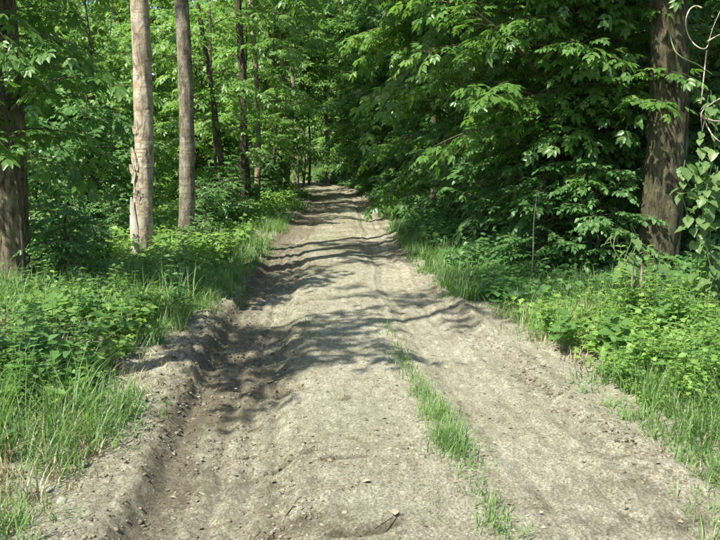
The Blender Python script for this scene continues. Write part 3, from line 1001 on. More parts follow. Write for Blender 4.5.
# right thicket
many([('mid_a', 455, 18.5, .95, 'young tree between the grey trunk and the short dark one in the right thicket'), ('mid_b', 520, 14.5, .9, 'young tree between the grey trunk and the deep dark trunk of the right thicket'), ('mid_a', 590, 13.0, .9, 'young tree just left of the mossy trunk, behind the layered boughs'), ('mid_b', 705, 12.5, .95, 'young tree right of the mossy trunk, behind the curling dead vine'), ('mid_a', 640, 15.5, 1.0, 'young tree directly behind the mossy trunk'), ('mid_b', 560, 19, 1.0, 'young tree directly behind the deep dark trunk in the right thicket'),
      ('mid_a', 490, 22, 1.05, 'young tree directly behind the half hidden grey trunk'), ('mid_b', 440, 25, 1.0, 'young tree directly behind the short dark trunk at the right verge'), ('mid_b', 690, 18, 1.0), ('mid_a', 760, 14, 1.0, 'young tree reaching in from beyond the right edge of the picture'), ('mid_b', 620, 23, 1.05), ('mid_a', 540, 26, 1.1), ('mid_a', 410, 29, 1.05, 'young tree of the right thicket standing nearest the track end')],
     'young_tree', 'leafy young tree in the dim thicket right of the track', 'tree', 'young trees of the right thicket')
many([('mid_b', 368, 35, 1.1), ('mid_b', 384, 31, 1.05), ('far_a', 395, 34, 1.0), ('far_b', 440, 35, 1.1), ('far_a', 372, 41, 1.05), ('far_b', 500, 34, 1.1), ('far_b', 580, 33, 1.1), ('far_a', 670, 30, 1.1), ('far_b', 345, 49, 1.1),
      ('far_a', 415, 46, 1.2), ('far_b', 480, 46, 1.3), ('far_a', 560, 45, 1.3), ('far_b', 650, 44, 1.3), ('far_b', 338, 58, 1.0), ('far_a', 370, 57, 1.3)],
     'young_tree', 'dark green tree closing the end of the track on the right', 'tree', 'trees beyond the right thicket')
# left wood
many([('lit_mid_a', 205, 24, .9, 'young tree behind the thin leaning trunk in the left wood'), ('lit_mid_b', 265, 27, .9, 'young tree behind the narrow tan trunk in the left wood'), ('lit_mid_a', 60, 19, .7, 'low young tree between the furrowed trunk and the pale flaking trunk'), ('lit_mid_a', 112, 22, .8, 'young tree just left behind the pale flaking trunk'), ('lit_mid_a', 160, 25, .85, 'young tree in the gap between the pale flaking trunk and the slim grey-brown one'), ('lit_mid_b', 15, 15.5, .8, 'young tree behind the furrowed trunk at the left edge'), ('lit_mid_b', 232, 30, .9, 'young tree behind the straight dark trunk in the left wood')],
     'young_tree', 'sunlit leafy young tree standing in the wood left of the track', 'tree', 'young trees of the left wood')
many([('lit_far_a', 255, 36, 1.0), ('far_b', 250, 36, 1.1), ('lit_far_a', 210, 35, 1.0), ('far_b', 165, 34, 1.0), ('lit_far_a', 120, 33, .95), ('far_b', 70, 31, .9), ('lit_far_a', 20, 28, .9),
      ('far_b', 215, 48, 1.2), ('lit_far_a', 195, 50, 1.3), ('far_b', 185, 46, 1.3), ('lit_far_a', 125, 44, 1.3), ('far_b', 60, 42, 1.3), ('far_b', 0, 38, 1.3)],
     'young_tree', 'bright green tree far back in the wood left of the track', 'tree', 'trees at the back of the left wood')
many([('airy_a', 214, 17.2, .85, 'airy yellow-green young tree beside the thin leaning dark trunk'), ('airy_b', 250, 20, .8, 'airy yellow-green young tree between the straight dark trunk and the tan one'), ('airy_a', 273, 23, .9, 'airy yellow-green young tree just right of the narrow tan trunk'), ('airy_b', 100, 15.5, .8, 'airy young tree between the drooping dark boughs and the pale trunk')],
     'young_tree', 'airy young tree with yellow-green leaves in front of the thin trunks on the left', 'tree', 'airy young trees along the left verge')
many([('far_b', 356, 66, 1.6), ('far_b', 285, 66, 1.7), ('far_b', 260, 64, 1.7), ('far_b', 210, 62, 1.7), ('far_b', 160, 60, 1.7), ('far_b', 110, 58, 1.7), ('far_b', 395, 66, 1.7), ('far_b', 332, 76, 2.1), ('far_b', 345, 74, 2.2), ('far_b', 310, 78, 2.0)],
     'young_tree', 'tall tree at the very back of the wood, level with the track end', 'tree', 'tall trees at the back')
# shrubs
many([('bush_b', 95, 14.0, 1.0, 'pale sunlit shrub nearest the pale flaking trunk on its left'), ('bush_b', 70, 16, 1.1, 'pale green shrub seen under the drooping dark boughs'), ('bush_a', 122, 19, .8, 'shrub directly behind the pale flaking trunk'), ('bush_a', 30, 13, 1.0, 'shrub right behind the furrowed trunk at the left edge'), ('bush_b', 218, 25, 1.0, 'shrub behind the foot of the thin leaning dark trunk')],
     'shrub', 'pale green sunlit shrub behind the pale flaking trunk', 'shrub', 'shrubs of the left wood')
many([('bush_a', 62, 8.9, .5, 'dark bush at the right foot of the furrowed trunk at the left edge'), ('bush_a', 40, 9.8, .7, 'bush just behind the dark one beside the furrowed trunk'), ('bush_c', 112, 12.4, .6), ('bush_c', 206, 14.6, .7), ('bush_c', 66, 11.4, .65), ('bush_c', 222, 16.2, .7), ('bush_c', 92, 10.6, .5), ('bush_c', 198, 12.2, .45)],
     'shrub', 'low leafy bush among the weeds around the pale trunk', 'shrub', 'low bushes of the left bank')
many([('bush_c', 262, 23, 1.0), ('bush_c', 270, 27, 1.0), ('bush_a', 272, 33, .9), ('bush_c', 240, 20, 1.0), ('bush_c', 228, 17.5, .8)],
     'shrub', 'small leafy shrub on the left verge near the track end', 'shrub', 'shrubs along the left verge')
many([('bush_b', 520, 11.6, .85, 'dark shrub just left behind the thin pale upright stem'), ('bush_b', 565, 11.0, .85, 'dark shrub midway between the thin pale stem and the mossy trunk'), ('bush_b', 610, 10.6, .85, 'tall dark shrub touching the left side of the mossy trunk'), ('bush_b', 495, 13.2, .85, 'dark shrub under the boughs left of the thin pale stem, farther back'), ('bush_a', 545, 10.2, .7, 'low dark shrub just right behind the thin pale upright stem'), ('bush_a', 600, 9.6, .7, 'low dark shrub at the left foot of the mossy trunk'), ('bush_b', 460, 16.5, .9, 'shrub of the right thicket nearest the far grass verge'), ('bush_b', 700, 11, 1.0, 'shrub behind the large-leaved climbing plant at the right edge')],
     'shrub', 'dark leafy shrub hanging down to the ground in the right thicket', 'shrub', 'shrubs of the right thicket')
many([('bush_b', 304, 56, 1.1), ('bush_b', 316, 60, 1.2), ('bush_a', 328, 55, 1.1), ('bush_b', 296, 52, 1.0)],
     'shrub', 'sunlit shrub in the bright gap behind the track end', 'shrub', 'shrubs in the bright gap')
many([('bush_a', 395, 24, .8), ('bush_a', 388, 30, 1.0), ('bush_b', 362, 36, .8), ('bush_b', 420, 23.5, .9)],
     'shrub', 'dark shrub at the right side of the track end', 'shrub', 'shrubs at the track end')

# ------------------------------------------------------------------ hop bine with big leaves, right edge
def hop(label, x, y, H, n, seed, w=.5):
    rng = np.random.default_rng(seed)
    base = Vector((x, y, hz(x, y)))
    root = empty('hop_bine', base)
    tag(root, label, 'climbing plant')
    st = Soup()
    for s in range(7):
        a = rng.uniform(-w, w); b = rng.uniform(-w, w) * .6
        t = np.linspace(0, 1, 14)
        hh = H * rng.uniform(.6, 1.05)
        pts = np.stack([a * t ** .6 + .06 * np.sin(t * 9 + s), b * t ** .6 + .06 * np.cos(t * 8 + s), hh * t], -1)
        st.add(*tube(pts, .006 * (1.1 - .6 * t), 4))
        m = n // 7
        for k in range(m):
            tt = rng.uniform(.08, 1)
            p = Vector([np.interp(tt, t, pts[:, i]) for i in range(3)])
            az = rng.normal(-math.pi / 2, 1.0)
            d = Vector((math.cos(az), math.sin(az), rng.normal(-.55, .3))).normalized()
            nn = Vector((math.cos(az) * .6 + rng.normal(0, .3), math.sin(az) * .6 + rng.normal(0, .3), 1))
            yv = nn.cross(d).normalized(); zv = d.cross(yv)
            o = bpy.data.objects.new('leaf', HEARTS[(k + s) % 5])
            size = rng.uniform(.07, .14)
            q = p + d * size * .35
            o.matrix_basis = Matrix(((d.x, yv.x, zv.x, q.x), (d.y, yv.y, zv.y, q.y), (d.z, yv.z, zv.z, q.z), (0, 0, 0, 1))) @ Matrix.Scale(size, 4)
            o.parent = root
            col.objects.link(o)
    link('stems', st.mesh('stems', M['stem'], True), root)


hop('tall climbing plant with large bluish green leaves at the right edge', 3.30, 7.4, 2.0, 240, 1, .42)
hop('low plant with large heart shaped leaves at the foot of the mossy trunk', 2.72, 7.75, .85, 60, 2, .30)

# ------------------------------------------------------------------ dead vines, bare stems
def cane(name, label, pts, r, mat='deadwood', cat='vine', n=40, r_end=.5, group=None, k=6):
    P = np.array([list(p) for p in pts], float)
    t = np.linspace(0, 1, len(P)); tt = np.linspace(0, 1, n)
    # Catmull-like smoothing
    V = np.stack([np.interp(tt, t, P[:, i]) for i in range(3)], -1)
    for _ in range(6):
        V[1:-1] = (V[:-2] + 2 * V[1:-1] + V[2:]) / 4
    V0, Q = tube(V, r * (1 - (1 - r_end) * tt), k)
    return V0, Q, V[0]


def cane_thing(name, label, paths, Y, r, cat='vine', mat='deadwood'):
    first = at_depth(*paths[0][0], Y)
    root = empty(name, first)
    tag(root, label, cat)
    for path in paths:
        dz = 0
        pts = []
        for i, (px, py) in enumerate(path):
            p = at_depth(px, py, Y + .08 * math.sin(i * 1.7)) - first
            pts.append(p)
        V, Q, _ = cane(name, label, pts, r)
        link('shoot', to_mesh('shoot', V, Q, mat=M[mat], smooth=True), root)
    return root


cane_thing('dead_vine', 'bleached bare vine curling in loops at the top right corner',
           [[(702, 8), (697, 5), (690, 7), (685, 18), (686, 32), (692, 43), (700, 49), (707, 50), (709, 42), (712, 28), (722, 8), (732, -15)],
            [(707, 42), (716, 36), (730, 31), (752, 22), (778, 40), (796, 90), (803, 180), (806, 280), (808, 366)], [(707, 50), (705, 66), (703, 84), (701, 104)]], 6.3, .0062)
cane_thing('dead_vine', 'forked bleached dead twig at the right edge below the curling vine',
           [[(803, 190), (785, 130), (762, 98), (735, 92), (720, 98), (708, 106), (700, 112), (702, 124), (702, 137)], [(701, 112), (706, 124), (712, 135), (720, 142), (730, 146)], [(700, 113), (705, 118), (714, 121), (726, 121)]], 6.3, .0062)
cane_thing('green_vine', 'thin green stem looping down across the mossy trunk', [[(668, 22), (671, 40), (675, 52), (684, 59), (697, 64), (712, 74)]], 8.6, .008, 'vine', 'stem')
cane_thing('hanging_twig', 'short pale dead twig hanging among the dark leaves beside the pale trunk', [[(113, 3), (112, 14), (111, 25), (110, 36)]], 9.0, .010, 'twig')
cane_thing('hanging_twig', 'small brown dead twig hanging at the top middle of the picture', [[(338, -6), (339, 4), (340, 13)]], 12.0, .016, 'twig', 'bark_tan')


def bare_stem(label, px, py0, py1, Y, r, px1=None, mat='bark_tan', name='bare_stem', n=10, forks=()):
    b = at_depth(px, py0, Y)
    z0 = hz(b.x, Y) - .02
    base = Vector((b.x, Y, z0))
    top = at_depth(px1 or px, py1, Y)
    root = empty(name, base)
    tag(root, label, 'stem')
    t = np.linspace(0, 1, n)
    d = np.array(top - base)
    pts = t[:, None] * d + np.stack([.012 * np.sin(t * 7), .012 * np.cos(t * 6) - .012, 0 * t], -1)
    link('stalk', to_mesh('stalk', *tube(pts, r * (1 - .35 * t), 7), mat=M[mat], smooth=True), root)
    # splintered top
    s = Soup()
    for k in range(3):
        a = k * 2.1
        e = pts[-1] + np.array([math.cos(a) * r * .4, math.sin(a) * r * .4, 0])
        s.add(*tube(np.array([e - [0, 0, .01], e + [0, 0, .03 + .015 * k]]), [r * .3, r * .06], 4))
    link('splintered_tip', s.mesh('splintered_tip', M[mat]), root)
    return root


bare_stem('thin pale upright stem in front of the dark right thicket', 530, 275, 190, 9.5, .010, 537, n=14)
bare_stem('grey broken stalk left of the tan one in the sunlit weeds', 633, 330, 271, 7.1, .013, 632)
bare_stem('tan broken stalk with a splintered top in the sunlit weeds', 645, 330, 267, 7.1, .017, 641)

# ------------------------------------------------------------------ grass
def blades(P, H, W, lean_az, lean_amt, var, segs=3):
    """arched grass blades; returns V, Q"""
    n = len(P)
    t = np.linspace(0, 1, segs + 1)
    d = np.stack([np.cos(lean_az), np.sin(lean_az), 0 * lean_az], -1)
    sd = np.stack([-np.sin(lean_az), np.cos(lean_az), 0 * lean_az], -1)
    up = np.array([0, 0, 1.0])
    V = []
    for k, tk in enumerate(t):
        c = P + H[:, None] * (up * (tk - .45 * lean_amt[:, None] * tk ** 2) + d * (lean_amt * tk ** 2)[:, None])
        w = (W * (1 - tk ** 1.6) + .0006)[:, None] * .5
        V += [c - sd * w, c + sd * w]
    V = np.stack(V, 1)                                    # n, 2*(segs+1), 3
    m = 2 * (segs + 1)
    f = np.array([(2 * k, 2 * k + 1, 2 * k + 3, 2 * k + 2) for k in range(segs)])
    Q = (f[None] + (np.arange(n) * m)[:, None, None]).reshape(-1, 4)
    return V.reshape(-1, 3), Q, np.repeat(var, m)


def scatter(rng, n, ufun, y0, y1, pw=1.0):
    """points with density falling with distance"""
    t = rng.random(n)
    y = y0 * (y1 / y0) ** (t ** pw)
    x = ufun(rng, y)
    return x, y


def grass_field(label, n, side, y0, y1, wmin, wmax, hmin, hmax, seed, thresh=0.35, mat='grass'):
    rng = np.random.default_rng(seed)
    nt = n // 11
    y = y0 * (y1 / y0) ** rng.random(nt)
    off = wmin + (wmax - wmin) * rng.random(nt) ** 1.15
    l, r = edges(y)
    x = l - off if side < 0 else r + off
    dens = vnoise(x * 1.1 + seed, y * 1.1, seed)
    soft = sstep(wmin, wmin + (.45 if y0 < 5 else .22), off)
    ok = dens * (.35 + .65 * soft) > thresh * rng.uniform(.4, 1.1, nt)
    x, y, soft, dens = x[ok], y[ok], soft[ok], dens[ok]
    k = 11
    th = (hmin + (hmax - hmin) * rng.random(len(x)) * (.4 + dens)) * (.3 + .7 * soft)
    X = np.repeat(x, k) + rng.normal(0, .035, len(x) * k); Yy = np.repeat(y, k) + rng.normal(0, .035, len(x) * k)
    th = np.repeat(th, k) * rng.uniform(.5, 1.15, len(X))
    P = np.stack([X, Yy, height(X, Yy, False) - .01], -1)
    az = np.repeat(rng.uniform(0, 6.28, len(x)), k) + rng.normal(0, 1.0, len(X))
    V, Q, var = blades(P, th, rng.uniform(.0045, .0085, len(X)) * (1 + Yy / 14), az, rng.uniform(.15, .95, len(X)), np.clip(np.repeat(rng.random(len(x)), k) * .6 + rng.random(len(X)) * .4, 0, 1), 3 if y0 < 5 else 2)
    s = Soup(); s.add(V, Q, var=var)
    o = link('grass', s.mesh('grass', M[mat]))
    tag(o, label, 'grass', kind='stuff')


grass_field('tall green grass on the near left bank', 30000, -1, 3.0, 9.5, .10, 3.2, .14, .50, 1, .46)
grass_field('sunlit grass along the far left verge', 40000, -1, 8.6, 34, -.05, 3.8, .12, .36, 2, .28)
grass_field('grass at the edge of the near right bank', 22000, 1, 3.4, 9.0, .18, 2.6, .12, .44, 3, .42)
grass_field('sunlit low grass along the far right verge', 42000, 1, 8.6, 32, -.06, 2.2, .12, .32, 4, .26)
grass_field('dry straw-coloured blades among the near green grass on the right bank', 7000, 1, 3.4, 8, .12, 2.4, .08, .30, 5, .42, 'straw')
grass_field('dry straw-coloured blades among the green grass on the left bank', 6000, -1, 3.2, 8, .10, 2.2, .08, .32, 6, .42, 'straw')


rng = np.random.default_rng(812)
n = 9000
X_, Y_ = rng.uniform(-6.5, -.8, n), rng.uniform(42, 60, n)
V, Q, var = blades(np.stack([X_, Y_, height(X_, Y_, False)], -1), rng.uniform(.3, .8, n), rng.uniform(.02, .035, n), rng.uniform(0, 6.28, n), rng.uniform(.2, .9, n), rng.uniform(.5, 1, n), 2)
s_ = Soup(); s_.add(V, Q, var=var)
tag(link('grass', s_.mesh('grass', M['grass'])), 'bright sunlit grass in the gap behind the far end of the track', 'grass', kind='stuff')


def tuft(name, label, px, py, n, h, spread, seed, group=None, mat='grass'):
    rng = np.random.default_rng(seed)
    g = at_ground(px, py)
    x, y = g.x, g.y
    P = np.stack([rng.normal(0, spread, n), rng.normal(0, spread * 1.6, n), np.zeros(n)], -1)
    P[:, 2] = height(P[:, 0] + x, P[:, 1] + y) - hz(x, y) + .004
    V, Q, var = blades(P, h * rng.uniform(.3, 1.15, n), rng.uniform(.0035, .0075, n), rng.uniform(0, 6.28, n), rng.uniform(.2, 1.15, n), rng.uniform(.45, 1.1, n))
    s = Soup(); s.add(V, Q, var=var)
    o = link(name, s.mesh(name, M[mat]), None, (x, y, hz(x, y)))
    tag(o, label, 'grass tuft', group)


tuft('grass_tuft', 'largest bright grass tuft on the strip between the wheel tracks', 453, 448, 380, .17, .062, 1)
tuft('grass_tuft', 'second grass tuft on the middle strip, just beyond the largest one', 438, 418, 260, .15, .06, 2)
rest = [(427, 398, 60, .12), (413, 380, 26, .10), (402, 362, 42, .10), (396, 349, 16, .09), (470, 468, 26, .09), (476, 494, 16, .08), (492, 516, 46, .11), (503, 536, 60, .12),
        (417, 392, 30, .10), (408, 372, 34, .10), (400, 356, 34, .10), (421, 386, 30, .10), (431, 406, 34, .11), (463, 460, 26, .10), (470, 480, 20, .09), (389, 333, 18, .08), (447, 433, 44, .12), (312, 338, 24, .09), (311, 325, 16, .08), (436, 509, 12, .06), (393, 338, 16, .08), (384, 326, 12, .08), (486, 503, 14, .09)]
for i, (px, py, n, h) in enumerate(rest):
    tuft('grass_tuft', 'small sparse grass tuft growing on the dried mud of the track', px, py, int(n * 1.6), h, .05, 10 + i, 'small grass tufts on the track')
tuft('grass_tuft', 'tall grass tuft at the right shoulder in front of the dark thicket', 548, 338, 260, .42, .13, 40)
tuft('grass_tuft', 'grass tuft on the bare soil at the bottom left corner', 12, 518, 120, .16, .10, 41)
for i, (px, py, n, h) in enumerate([(20, 470, 60, .15), (62, 452, 110, .22), (75, 430, 100, .24), (48, 440, 60, .18), (95, 425, 70, .2), (708, 530, 60, .12), (696, 500, 30, .1), (690, 462, 40, .12), (640, 420, 50, .16)]):
    tuft('grass_tuft', 'thin grass tuft on the bare soil of the track shoulder', px, py, n, h, .06, 60 + i, 'thin grass tufts on the track shoulders')

# ------------------------------------------------------------------ weeds
def weed_proto(seed, H, pairs, leaf, T, spread=1.0, branches=0, mat='weed'):
    rng = np.random.default_rng(seed)
    fr, st = Frames(), Soup()

    def axis(p, d, L, n, lf):
        t = np.linspace(0, 1, 5)
        pts = p + L * t[:, None] * d + (np.array([rng.normal(0, .06), rng.normal(0, .06), 0]) * L) * (t ** 2)[:, None]
        st.add(*tube(pts, .0035 * (1.15 - .8 * t), 4))
        for k in range(n):
            tt = .22 + .78 * (k + .7) / n
            q = np.array([np.interp(tt, t, pts[:, i]) for i in range(3)])
            az = (k % 2) * math.pi / 2 + rng.normal(0, .3)
            for s in (0, math.pi):
                dd = np.array([math.cos(az + s), math.sin(az + s), rng.normal(.05 + .3 * (tt > .85), .2)])
                fr.add(q, norm(dd), np.array([rng.normal(0, .25), rng.normal(0, .25), 1]), lf * rng.uniform(.7, 1.15) * (1.15 - .55 * tt))
    axis(np.zeros(3), norm(np.array([rng.normal(0, .1), rng.normal(0, .1), 1])), H, pairs, leaf)
    for b in range(branches):
        a = b * 2.4 + rng.uniform(0, 1)
        axis(np.array([0, 0, H * rng.uniform(.1, .45)]), norm(np.array([math.cos(a) * .7 * spread, math.sin(a) * .7 * spread, 1])), H * rng.uniform(.4, .7), max(3, pairs - 3), leaf * .85)
    return crown_mesh('foliage', fr, T, M[mat], seed), st.mesh('stem', M['stem'], True)


WEED = [weed_proto(201, .40, 8, .085, T_LEAF, 1, 3), weed_proto(202, .50, 9, .095, T_LEAF, 1, 4, 'nettle'), weed_proto(203, .30, 6, .075, T_LEAF, 1.2, 4),
        weed_proto(204, .42, 7, .13, T_MID, 1, 3, 'nettle'), weed_proto(205, .24, 5, .10, T_MID, 1.3, 4), weed_proto(206, .62, 11, .085, T_LEAF, .8, 3), weed_proto(207, .34, 4, .17, T_LEAF, 1.4, 3, 'nettle'), weed_proto(208, .55, 8, .14, T_LEAF, 1.0, 2, 'shrub')]


def weed(name, label, group, x, y, v, sc, rz, z=0.0):
    root = empty(name, (x, y, hz(x, y) - .012), rz, sc)
    tag(root, label, 'weed', group)
    link('foliage', WEED[v][0], root); link('stem', WEED[v][1], root)


rng = np.random.default_rng(303)
cnt = 0
while cnt < 150:                                       # sunlit patch, right bank
    px, py = rng.uniform(545, 760), rng.uniform(318, 432)
    if py > 335 + (px - 545) * .75 + rng.normal(0, 14) and py > 350: continue
    if py > 425 - max(0, 690 - px) * .35: continue
    g = at_ground(px, py)
    weed('weed', 'bright lime green weed in the sunlit patch on the right bank', 'weeds on the sunlit right bank', g.x, g.y, int(rng.choice([0, 0, 0, 2, 4, 4, 5, 0, 3, 6])), rng.uniform(.5, 1.1), rng.uniform(0, 6.28))
    cnt += 1
for i in range(150):                                   # left bank, by the pale trunk
    px, py = rng.uniform(45, 235), rng.uniform(252, 335)
    if px > 175 + (335 - py) * .75: continue
    g = at_ground(px, py)
    weed('weed', 'sunlit green weed on the left bank around the pale flaking trunk', 'weeds on the left bank', g.x, g.y, int(rng.choice([0, 0, 2, 4, 3, 5, 0, 7])), rng.uniform(.5, 1.05), rng.uniform(0, 6.28))
for i in range(75):                                    # shaded bottom-left grass
    px, py = rng.uniform(-10, 175), rng.uniform(315, 440)
    if py > 455 - px * .6: continue
    g = at_ground(px, py)
    weed('weed', 'broad leaved weed in the half shaded grass of the near left bank', 'weeds in the near left grass', g.x, g.y, int(rng.choice([1, 2, 3, 4, 6, 6, 7])), rng.uniform(.6, 1.1), rng.uniform(0, 6.28))
g = at_ground(82, 415); weed('weed', 'small bright weed on bare soil at the edge of the left bank', None, g.x, g.y, 3, .62, .5)
for dx_, rz_, lb_ in ((-.02, .5, 'leafy yellow-green shoot climbing the tan broken stalk'), (-.13, 2.1, 'leafy yellow-green shoot climbing the grey broken stalk')):
    weed('weed', lb_, None, at_depth(643, 300, 7.05).x + dx_, 7.05, 5, 1.2, rz_)
g = at_ground(28, 405); weed('weed', 'yellow-green weed at the left edge above the bare soil', None, g.x - .2, g.y, 4, .8, 1.5)

# low ground cover under the trees: leaves nobody could count
def cover(label, n, side, y0, y1, wmin, wmax, hmin, hmax, size, seed, mat):
    rng = np.random.default_rng(seed)
    y = y0 * (y1 / y0) ** rng.random(n)
    off = wmin + (wmax - wmin) * rng.random(n) ** 1.2
    l, r = edges(y)
    x = l - off if side < 0 else r + off
    d = vnoise(x * .8 + seed, y * .8, seed)
    ok = d > .30 + .2 * rng.random(n) - .15 * (off > 2)
    x, y, d = x[ok], y[ok], d[ok]
    z = height(x, y, False) + hmin + (hmax - hmin) * rng.random(len(x)) * (d * 1.3)
    az = rng.uniform(0, 6.28, len(x))
    D = np.stack([np.cos(az), np.sin(az), rng.normal(-.1, .3, len(x))], -1)
    N = np.stack([rng.normal(0, .35, len(x)), rng.normal(0, .35, len(x)) - .15, np.ones(len(x))], -1)
    s = Soup()
    place(T_LEAFLO, np.stack([x, y, z], -1), D, N, size * rng.uniform(.6, 1.2, len(x)) * (1 + y / 40), rng.random(len(x)), s)
    o = link('ground_cover', s.mesh('ground_cover', M[mat]))
    tag(o, label, 'ground cover', kind='stuff')


cover('low leafy ground cover on the floor of the left wood', 75000, -1, 8, 70, .5, 12, .02, .42, .085, 401, 'weed')
cover('low leafy ground cover on the floor of the right thicket', 60000, 1, 8, 42, .35, 10, .02, .45, .085, 402, 'shrub')
cover('low leaves filling the sunlit weeds on the right bank', 5000, 1, 4.6, 8, .45, 3.2, .02, .22, .07, 403, 'weed')
cover('low leaves filling the grass of the left bank', 7000, -1, 4.6, 9, .6, 3.5, .02, .24, .07, 404, 'weed')

# ------------------------------------------------------------------ clods, litter, stones, twigs on the track
t_ = (1 + 5 ** .5) / 2
ICO_V = norm(np.array([(-1, t_, 0), (1, t_, 0), (-1, -t_, 0), (1, -t_, 0), (0, -1, t_), (0, 1, t_), (0, -1, -t_), (0, 1, -t_), (t_, 0, -1), (t_, 0, 1), (-t_, 0, -1), (-t_, 0, 1)], float))
ICO_F = np.array([(0, 11, 5), (0, 5, 1), (0, 1, 7), (0, 7, 10), (0, 10, 11), (1, 5, 9), (5, 11, 4), (11, 10, 2), (10, 7, 6), (7, 1, 8), (3, 9, 4), (3, 4, 2), (3, 2, 6), (3, 6, 8), (3, 8, 9), (4, 9, 5), (2, 4, 11), (6, 2, 10), (8, 6, 7), (9, 8, 1)])


def clods(label, n, uc, uw, y0, y1, smin, smax, seed, vlo, vhi):
    rng = np.random.default_rng(seed)
    y = y0 * (y1 / y0) ** rng.random(n)
    u = rng.normal(uc, uw, n)
    l, r = edges(y)
    x = l + u * (r - l)
    keep = vnoise(x * 3 + seed, y * 2, seed) > rng.uniform(.1, .75, n)
    x, y = x[keep], y[keep]; n = len(x)
    sz = smin + (smax - smin) * rng.random(n) ** 3.5
    V = ICO_V[None] * (1 + rng.normal(0, .34, (n, 12, 1))) * sz[:, None, None] * np.stack([rng.uniform(.8, 1.6, n), rng.uniform(.7, 1.2, n), rng.uniform(.3, .7, n)], -1)[:, None]
    a = rng.uniform(0, 6.28, n); ca, sa = np.cos(a)[:, None], np.sin(a)[:, None]
    V = np.stack([V[..., 0] * ca - V[..., 1] * sa, V[..., 0] * sa + V[..., 1] * ca, V[..., 2]], -1)
    V = V + np.stack([x, y, height(x, y) + .012 + sz * .02], -1)[:, None]
    F = (ICO_F[None] + (np.arange(n) * 12)[:, None, None]).reshape(-1, 3)
    s = Soup(); s.add(V.reshape(-1, 3), None, F, np.repeat(rng.uniform(vlo, vhi, n), 12))
    o = link('mud_clods', s.mesh('mud_clods', M['clod']))
    tag(o, label, 'mud', kind='stuff')


clods('crumbled mud clods along the right shoulder of the track', 2200, 1.02, .04, 3.0, 14, .003, .018, 1, .0, .75)
clods('dark lumps of churned mud along the left shoulder of the track', 2000, -.03, .05, 4.4, 14, .003, .018, 2, 0, .5)
clods('crumbs of mud lying in the left rut', 9000, .15, .12, 2.8, 13, .0022, .015, 3, .0, .8)
clods('crumbs of dried mud on the crown and right wheel track', 6000, .66, .24, 2.8, 11, .0018, .008, 4, .0, .9)
clods('crumbs of dry soil left of the left rut', 2500, -.16, .09, 2.8, 7, .0025, .014, 5, .0, .8)

rng = np.random.default_rng(500)
n = 1500
y = 2.8 * (20 / 2.8) ** rng.random(n); l, r = edges(y); u = rng.uniform(-.4, 1.4, n); x = l + u * (r - l)
az = rng.uniform(0, 6.28, n)
s = Soup()
place(T_LEAFLO, np.stack([x, y, height(x, y) + .017], -1), np.stack([np.cos(az), np.sin(az), rng.normal(0.1, .12, n)], -1), np.stack([rng.normal(0, .3, n), rng.normal(0, .3, n), np.ones(n)], -1),
      rng.uniform(.008, .034, n), rng.uniform(0, 1, n) ** 1.6, s)
tag(link('leaf_litter', s.mesh('leaf_litter', M['litter'])), 'scraps of dry leaves strewn over the track', 'litter', kind='stuff')


def stone(label, px, py, size, seed, sq=(1.2, .9, .45)):
    rng = np.random.default_rng(seed)
    import bmesh
    bm = bmesh.new()
    bmesh.ops.create_icosphere(bm, subdivisions=3, radius=1)
    o3 = rng.uniform(0, 20, 3)
    for v in bm.verts:
        c = v.co.copy()
        f = 1 + .28 * float(fbm(np.array([c.x * 1.1 + o3[0] + c.z]), np.array([c.y * 1.1 + o3[1] - c.z]), seed, 3)[0])
        v.co = Vector((c.x * sq[0], c.y * sq[1], max(c.z, -.5) * sq[2])) * f * size
    me = bpy.data.meshes.new('stone'); bm.to_mesh(me); bm.free()
    me.polygons.foreach_set('use_smooth', np.ones(len(me.polygons), bool))
    me.materials.append(M['stone'])
    g = at_ground(px, py)
    o = link('stone', me, None, (g.x, g.y, hz(g.x, g.y) + .012 + size * .12))
    o.rotation_euler = (rng.normal(0, .15), rng.normal(0, .15), rng.uniform(0, 6))
    tag(o, label, 'stone')


stone('larger pale stone on the bare soil at the bottom left', 45, 494, .034, 1)
stone('smaller pale stone just right of the larger one at the bottom left', 62, 507, .024, 2)
stone('flat whitish stone on the right shoulder before the dark thicket', 455, 284, .075, 3, (1.4, .7, .3))


def ground_twig(label, pts, r, mat='bark_dark'):
    P = [at_ground(*p) for p in pts]
    root = P[0]
    Q3 = []
    for p in P:
        Q3.append((p.x - root.x, p.y - root.y, float(height(np.array([p.x]), np.array([p.y]))[0]) + .014 + r * .7))
    V, Q, _ = cane('twig', label, Q3, r, n=16)
    o = link('fallen_twig', to_mesh('fallen_twig', V, Q, mat=M[mat], smooth=True), None, (root.x, root.y, 0))
    tag(o, label, 'twig')


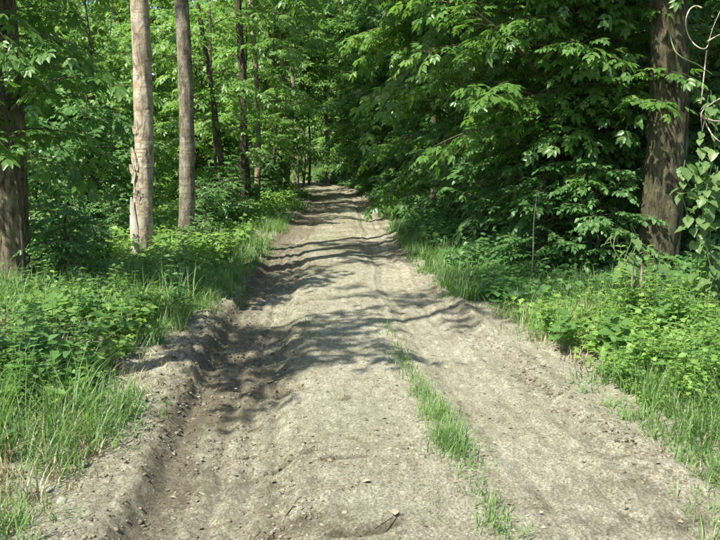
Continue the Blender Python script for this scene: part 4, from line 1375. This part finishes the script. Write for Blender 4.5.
ground_twig('thin dark twig lying on the bare middle of the track', [(286, 507), (292, 503), (298, 498), (301, 496)], .0035)
ground_twig('short crooked twig near the bottom edge beside the whitish leaf', [(375, 532), (388, 524), (398, 516), (404, 518)], .0022, 'bark_dark')
ground_twig('dark stick on the left rut floor below the mud wall', [(268, 374), (282, 371), (292, 373)], .006)
ground_twig('thin pale stalk leaning out of the left bank', [(150, 352), (160, 360), (168, 370), (171, 380)], .004, 'deadwood')


def fallen_leaf(label, px, py, size, seed):
    g = at_ground(px, py)
    V, Q = toothed_leaflet(np.random.default_rng(seed), .32)
    V[:, 2] = .12 * np.abs(V[:, 1]) * 2 + .06 * np.sin(V[:, 0] * 5)
    o = link('fallen_leaf', to_mesh('fallen_leaf', V * size, Q, mat=M['litter'], var=np.full(len(V), .98)), None, (g.x, g.y, float(height(np.array([g.x]), np.array([g.y]))[0]) + .02))
    o.rotation_euler = (.1, -.1, seed * 1.7)
    tag(o, label, 'leaf')


fallen_leaf('whitish dry leaf at the bottom middle of the track', 395, 519, .06, 1)
fallen_leaf('whitish dry leaf fragment in the middle of the track', 371, 484, .045, 2)

# ------------------------------------------------------------------ wood all around, out to the horizon
def far_woods(label, n, x0, x1, y0, y1, h, size, seed, mat):
    rng = np.random.default_rng(seed)
    m = n // 55
    cx, cy, cz = rng.uniform(x0, x1, m), rng.uniform(y0, y1, m), h * rng.random(m)
    cr = rng.uniform(.8, 1.9, m)
    i = np.repeat(np.arange(m), 55); k = len(i)
    d = norm(rng.normal(0, 1, (k, 3))) * (rng.random(k) ** .5)[:, None]
    P = np.stack([cx[i], cy[i], cz[i]], -1) + d * cr[i][:, None] * np.array([1.2, 1.2, .6])
    P[:, 2] = np.maximum(P[:, 2], .2)
    az = rng.uniform(0, 6.28, k)
    s = Soup()
    place(T_LO, P, np.stack([np.cos(az), np.sin(az), rng.normal(-.2, .3, k)], -1), np.stack([rng.normal(0, .4, k), rng.normal(0, .4, k), np.ones(k)], -1), size * rng.uniform(.6, 1.2, k), rng.random(k), s)
    o = link('far_woods', s.mesh('far_woods', M[mat]))
    tag(o, label, 'woods', kind='stuff')


far_woods('mass of leaves of the distant wood beyond the track', 50000, -48, 48, 72, 92, 26, .85, 601, 'poplar_and_lit')
